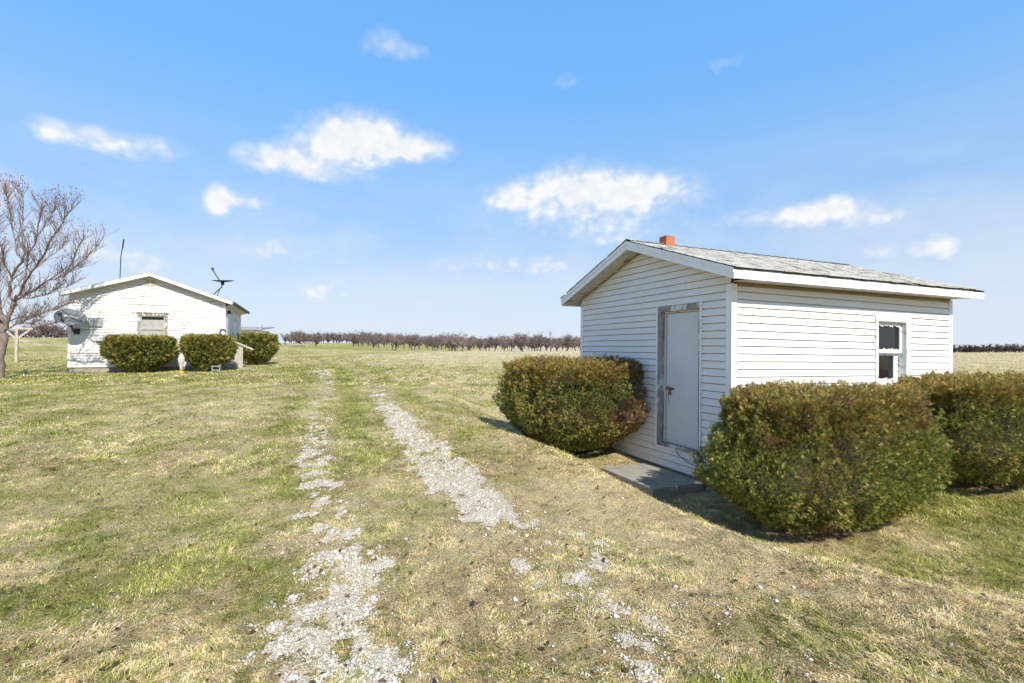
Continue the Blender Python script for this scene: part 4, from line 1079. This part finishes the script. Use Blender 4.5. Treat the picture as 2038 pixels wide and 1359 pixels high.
PALO = [(.16, .118, .108), (.195, .15, .137), (.13, .096, .09), (.27, .22, .205)]
PALR = [(.15, .075, .065), (.13, .08, .08), (.11, .066, .07), (.19, .13, .12)]
PALD = [(.045, .034, .034), (.070, .056, .055), (.16, .14, .13), (.055, .042, .042)]
PALW = [(.30, .26, .23), (.24, .19, .17), (.16, .11, .10)]
def proto(name, args):
    tr, T = small_tree(*args)
    root = bpy.data.objects.new(name, None); COL.objects.link(root)
    a = tr.obj('trunk', FBARK, root); b = T.obj('crown', root)
    return root
def copy_tree(root):
    r = root.copy(); COL.objects.link(r)
    for ch in list(root.children):
        c = ch.copy(); COL.objects.link(c); c.parent = r
    return r
P = [proto('orchard_tree', (31 + i, 3.5 + .25 * (i % 3), 2.3 + .2 * (i % 2), PALO, 13, .045, .11, .19, 1.3)) for i in range(5)]
used_first = [False] * 5
q = random.Random(99)
def px_at(px, D): return (px - 1019) / 959. * D
front = []
for row, D in enumerate((101, 108, 116)):
    pxs = np.arange(690 + row * 9, 1255, 4.6 / D * 959)
    for pxx in pxs:
        if q.random() < .1: continue
        front.append((px_at(pxx + q.uniform(-9, 9), D), D + q.uniform(-1.5, 1.5) + (0 if pxx > 760 else (760 - pxx) * .1)))
GRP = 'bare trees at the near edge of the orchard'
for i, (tx, ty) in enumerate(front):
    k = q.randrange(5)
    if used_first[k]: o = copy_tree(P[k])
    else: o = P[k]; used_first[k] = True
    s = q.uniform(.68, 1.16)
    o.matrix_world = Matrix.Translation((tx, ty, gz(tx, ty))) @ Matrix.Rotation(q.uniform(0, 6.28), 4, 'Z') @ Matrix.Scale(s, 4)
    tag(o, 'bare purplish brown fruit tree along the near edge of the distant orchard', 'tree', GRP)
for k in range(5):
    if not used_first[k]:
        for c in list(P[k].children): bpy.data.objects.remove(c)
        bpy.data.objects.remove(P[k])
def solo(name, px, D, args, label, sink=0, squash=(1, 1, 1), yaw=0, group=None):
    o = proto(name, args); X_ = px_at(px, D)
    o.matrix_world = Matrix.Translation((X_, D, gz(X_, D) - sink)) @ Matrix.Rotation(yaw, 4, 'Z') @ Matrix.Diagonal((*squash, 1)); return tag(o, label, 'tree', group)
solo('orchard_tree', 787, 92, (71, 3.1, 2.0, PALO, 11, .04, .15, .3), 'bare fruit tree with a dark forked trunk, standing forward of the orchard edge')
solo('orchard_tree', 1040, 99, (72, 4.0, 1.9, PALO, 11, .04, .13, .34), 'tallest bare fruit tree in the orchard, its crown above the others')
solo('orchard_tree', 921, 97, (73, 3.1, 1.9, PALW, 8, .03, .1, .28), 'pale grey bare fruit tree at the orchard edge')
solo('orchard_tree', 1096, 97, (74, 3.6, 2.1, PALD, 5, .04, .12, .3, .8, 1.2), 'sparse bare tree with upright dark twigs near the shed corner')
solo('bare_tree', 527, 92, (81, 2.7, 1.1, PALD, 9, .04, .08, .25), 'small grey bare tree peeping over the third clipped bush')
solo('bare_tree', 567, 86, (82, 2.7, .95, PALO, 12, .05, .10, .3), 'small upright bare tree with a tuft on top, left of the brush pile')
solo('bare_tree', 597, 84, (83, 2.6, 1.15, PALR, 13, .05, .10, .15, 1.2), 'rounded reddish bare tree just behind the brush pile')
solo('bare_tree', 627, 84, (84, 2.7, 1.75, PALO, 13, .05, .12, .15, 1.2, .4), 'broad low bare tree right of the brush pile')
solo('bare_tree', 91, 106, (85, 6.8, 3.0, PALR, 13, .07, .15, .2, 1.3), 'tall reddish bare tree above the far wood, between clothesline post and house')

def mass(name, items, seed, kind='stuff'):
    """one mesh for trees that read as a single far-off mass"""
    Vs = []; F4 = []; Cs = []; off = 0; q2 = random.Random(seed)
    lib = {}
    for (tx, ty, args, s) in items:
        if args not in lib:
            tr, T = small_tree(*[list(a_) if isinstance(a_, tuple) else a_ for a_ in args])
            v = np.array(tr.v + T.v); f = [ff for ff in tr.f if len(ff) == 4] + [tuple(i + len(tr.v) for i in ff) for ff in T.f]
            lib[args] = (v, np.array(f), np.array([(.08, .06, .057)] * len(tr.v) + T.c))
        v, f, c = lib[args]
        a = q2.uniform(0, 6.28); cs, sn = math.cos(a), math.sin(a)
        w = v * s; w = np.stack([w[:, 0] * cs - w[:, 1] * sn + tx, w[:, 0] * sn + w[:, 1] * cs + ty, w[:, 2] + gz(tx, ty)], -1)
        Vs.append(w); F4.append(f + off); Cs.append(c); off += len(w)
    return tag(np_mesh(name, np.concatenate(Vs), F4=np.concatenate(F4), mats=[TWIGV], col=np.concatenate(Cs)), kind=kind)
TP = tuple(PALO); it = []
for row in range(11):
    D = 125 + row * 11
    for pxx in np.arange(600 + q.uniform(-10, 10) - row * 3, 1330, 4.4 / D * 959):
        if pxx < 690 and row < 4: continue
        it.append((px_at(pxx, D) + q.uniform(-.8, .8), D + q.uniform(-2, 2), (41 + q.randrange(4), 3.7, 2.4, TP, 10, .075, .13, .19, 1.2), q.uniform(.72, 1.22)))
mass('orchard', it, 1)
TR = tuple(PALR); it = []
for i in range(95):
    pxx = q.uniform(-260, 480); D = q.uniform(104, 135)
    it.append((px_at(pxx, D), D, (51 + q.randrange(3), 5.2, 2.4, TR if q.random() < .6 else TP, 9, .08, .14, .15, 1.2), q.uniform(.7, 1.12)))
mass('woods', it, 2)
# close-set row beyond the field on the right
base_shrub = proto('bare_shrub', (61, 2.3, 1.2, PALD, 11, .055, .09, .12, 1.2))
for i in range(26):
    o = base_shrub if i == 0 else copy_tree(base_shrub)
    tx = 80.5 + i * 1.05 + q.uniform(-.15, .15); ty = 95 + q.uniform(-.3, .3) - i * .06
    s = q.uniform(.92, 1.06)
    o.matrix_world = Matrix.Translation((tx, ty, gz(tx, ty))) @ Matrix.Rotation(q.uniform(0, 6.28), 4, 'Z') @ Matrix.Scale(s, 4)
    tag(o, 'dark bare shrub in the close-set row beyond the field, right of the shed', 'shrub', 'dark bare shrubs in the row right of the shed')

# brush pile and field stones
bx, by = px_at(590, 72), 72
m = MB(); q3 = random.Random(3)
for i in range(46):
    a = q3.uniform(0, 6.28); L = q3.uniform(.5, 1.5); c = Vector((q3.gauss(0, .65), q3.gauss(0, .3), q3.uniform(.02, .30)))
    d = Vector((math.cos(a), math.sin(a), q3.uniform(-.1, .35))) * L / 2; m.tube([c - d, c + d * .2, c + d], [.035, .03, .015], 5)
o = m.obj('brush_pile', OLDWOOD); place(o, bx, by); tag(o, 'low pile of pale grey branches in the field before the bare trees', 'brush pile')
for i, (pxx, sc) in enumerate(((551, .55), (563, .4), (603, .42))):
    IV, IF = ico(); v = IV * (1 + .3 * (rng.random((12, 1)) - .5)) * sc * np.array([1.1, .8, .42])
    o = np_mesh('field_stone', v, F3=IF, mats=[CONC]); X_ = px_at(pxx, 73); place(o, X_, 73, 0, sc * .15)
    tag(o, ('widest grey field stone, at the left end of the brush pile', 'smaller grey field stone between the widest one and the brush pile', 'dark grey field stone at the right end of the brush pile')[i], 'stone')

# the bare maple at the left edge
TD = 16.0; TX = -17.05
def tp(px, py, dy=0.):   # a joint of the limb skeleton: metres from the foot of the trunk
    D_ = TD + dy; px = px * .93; py = 757 - (757 - py) * .97; return Vector(((px - 1019) / 959. * D_ - TX, dy, 1.6 + (699.7 - py) / 959. * D_ - gz(TX, TD)))
MM = Matrix.Translation((TX, TD, gz(TX, TD)))
maple = empty('bare_maple', MM, 'bare spreading maple with red buds, cut off by the left edge', 'tree')
tr = MB(); T = Twigs(); q = random.Random(12)
limbs = [  # (points, r0, r1)
    ([tp(2, 775), tp(2, 740), tp(3, 700), tp(5, 660)], .125, .105),
    ([tp(5, 662), tp(1, 640, .1), tp(-3, 610, .2), tp(-8, 570, .3), tp(-6, 520, .4), tp(-14, 470, .5), tp(-10, 420, .5), tp(-18, 370, .6)], .085, .015),
    ([tp(5, 662), tp(12, 640), tp(22, 615), tp(29, 594)], .085, .065),
    ([tp(29, 594), tp(17, 585, -.1), tp(19, 566, -.2), tp(21, 543, -.3), tp(30, 527, -.4), tp(44, 512, -.5)], .055, .032),
    ([tp(44, 512, -.5), tp(46, 489, -.6), tp(41, 436, -.7), tp(44, 400, -.8), tp(40, 372, -.8)], .03, .008),
    ([tp(44, 512, -.5), tp(30, 490, -.4), tp(20, 440, -.3), tp(12, 400, -.3), tp(6, 368, -.2)], .028, .008),
    ([tp(29, 594), tp(38, 589, .2), tp(71, 573, .5), tp(103, 550, .8), tp(134, 543, 1.0), tp(172, 512, 1.3), tp(200, 484, 1.5), tp(217, 464, 1.6)], .055, .008),
    ([tp(134, 543, 1.0), tp(150, 515, .9), tp(160, 490, .8), tp(176, 462, .7)], .028, .007),
    ([tp(29, 594), tp(40, 581, -.2), tp(50, 554, -.5), tp(73, 524, -.8), tp(90, 499, -1.1), tp(107, 462, -1.4), tp(130, 432, -1.7), tp(151, 397, -1.9)], .055, .009),
    ([tp(73, 524, -.8), tp(95, 508, -.6), tp(120, 490, -.4), tp(145, 470, -.2)], .024, .006),
    ([tp(50, 554, -.5), tp(55, 506, -.2), tp(73, 464, 0), tp(80, 428, .2), tp(86, 388, .4)], .035, .008),
    ([tp(73, 464, 0), tp(88, 440, -.1), tp(104, 420, -.3), tp(112, 404, -.4)], .018, .005),
    ([tp(21, 543, -.3), tp(5, 520, -.5), tp(0, 492, -.8), tp(-12, 460, -1.), tp(-16, 410, -1.2)], .035, .008),
    ([tp(3, 640, .1), tp(-20, 610, -.3), tp(-50, 580, -.6), tp(-80, 530, -.9), tp(-95, 470, -1.1)], .06, .01),
    ([tp(-20, 610, -.3), tp(-45, 560, .2), tp(-60, 500, .6), tp(-58, 440, .8), tp(-66, 390, .9)], .045, .008),
    ([tp(8, 655), tp(30, 643, -.6), tp(45, 640, -1.), tp(62, 632, -1.2), tp(90, 618, -1.3), tp(132, 605, -1.4)], .026, .006),
    ([tp(14, 636), tp(40, 628, .5), tp(70, 628, .8), tp(100, 614, 1.0), tp(136, 604, 1.2)], .022, .006),
    ([tp(38, 589, .2), tp(70, 588, -.4), tp(100, 580, -.7), tp(130, 566, -.9), tp(160, 556, -1.0)], .024, .006),
    ([tp(103, 550, .8), tp(125, 535, .3), tp(150, 530, .1), tp(182, 520, 0)], .02, .006)]
barkp = [(.16, .11, .10), (.12, .08, .078), (.23, .175, .15), (.11, .062, .07)]
budp = [(.20, .065, .07), (.25, .10, .07), (.15, .075, .11)]
def grow(pts, r0, r1, lvl):
    nseg = len(pts) - 1
    L = sum((pts[i + 1] - pts[i]).length for i in range(nseg))
    nb = int(L * (13 if lvl == 0 else 10)) + 1
    for i in range(nb):
        f = q.uniform(.15 if lvl == 0 else .1, 1.0) * (nseg - .001); j = int(f); p = pts[j].lerp(pts[j + 1], f - j)
        ax = (pts[j + 1] - pts[j]).normalized(); sdv = ax.cross(Vector((q.gauss(0, 1), q.gauss(0, 1), q.gauss(0, 1)))).normalized()
        d = ax * q.uniform(.5, 1.1) + sdv * q.uniform(.4, .8) + Vector((0, 0, .55))
        l2 = q.uniform(.25, .7) * (1.0 if lvl == 0 else .55)
        tw = wander(p, d, l2, 5 if lvl == 0 else 3, q, .13, .05)
        c = tuple(x * q.uniform(.75, 1.2) for x in barkp[q.randrange(4)])
        if lvl == 0:
            rad = min(.010, r0 * .5); tr.tube(tw, [rad, rad * .8, rad * .65, rad * .5, rad * .4, .0035], 4, cap=False); grow(tw, .006, .003, 1)
        else:
            T.strip(tw, .0085, .004, c, q)
            hi = tw[-1].z
            for b in range(q.randint(1, 3)):
                if q.random() < (.25 + .5 * min(1, max(0, (hi - 4.2) / 2.2))):
                    T.leaf(tw[-1] + Vector((q.gauss(0, .03), q.gauss(0, .03), q.gauss(0, .03))), q.uniform(.012, .034), budp[q.randrange(3)], q)
for i, (pts, r0, r1) in enumerate(limbs):
    # wobble the joints into natural curves
    fine = []
    for j in range(len(pts) - 1):
        for s in range(3):
            t = s / 3; a, b = pts[j], pts[j + 1]; p = a.lerp(b, t)
            if s: p = p + Vector((q.gauss(0, .02), q.gauss(0, .02), q.gauss(0, .015)))
            fine.append(p)
    fine.append(pts[-1]); n = len(fine)
    tr.tube(fine, [.84 * r0 + (r1 - .84 * r0) * (k / (n - 1)) ** .85 for k in range(n)], 9 if i < 3 else 6)
    r0 *= .82
    if i > 0: grow(fine[2:] if i in (1, 2) else fine, r0, r1, 0)
    if i > 2:
        for k in range(3):   # end fans
            grow(wander(fine[-1], (fine[-1] - fine[-2]) + Vector((q.gauss(0, .05), q.gauss(0, .05), .06)), .28, 4, q, .15, .05), .006, .003, 1)
tr.obj('trunk', BARK, maple, smooth=True)
T.obj('crown', maple)
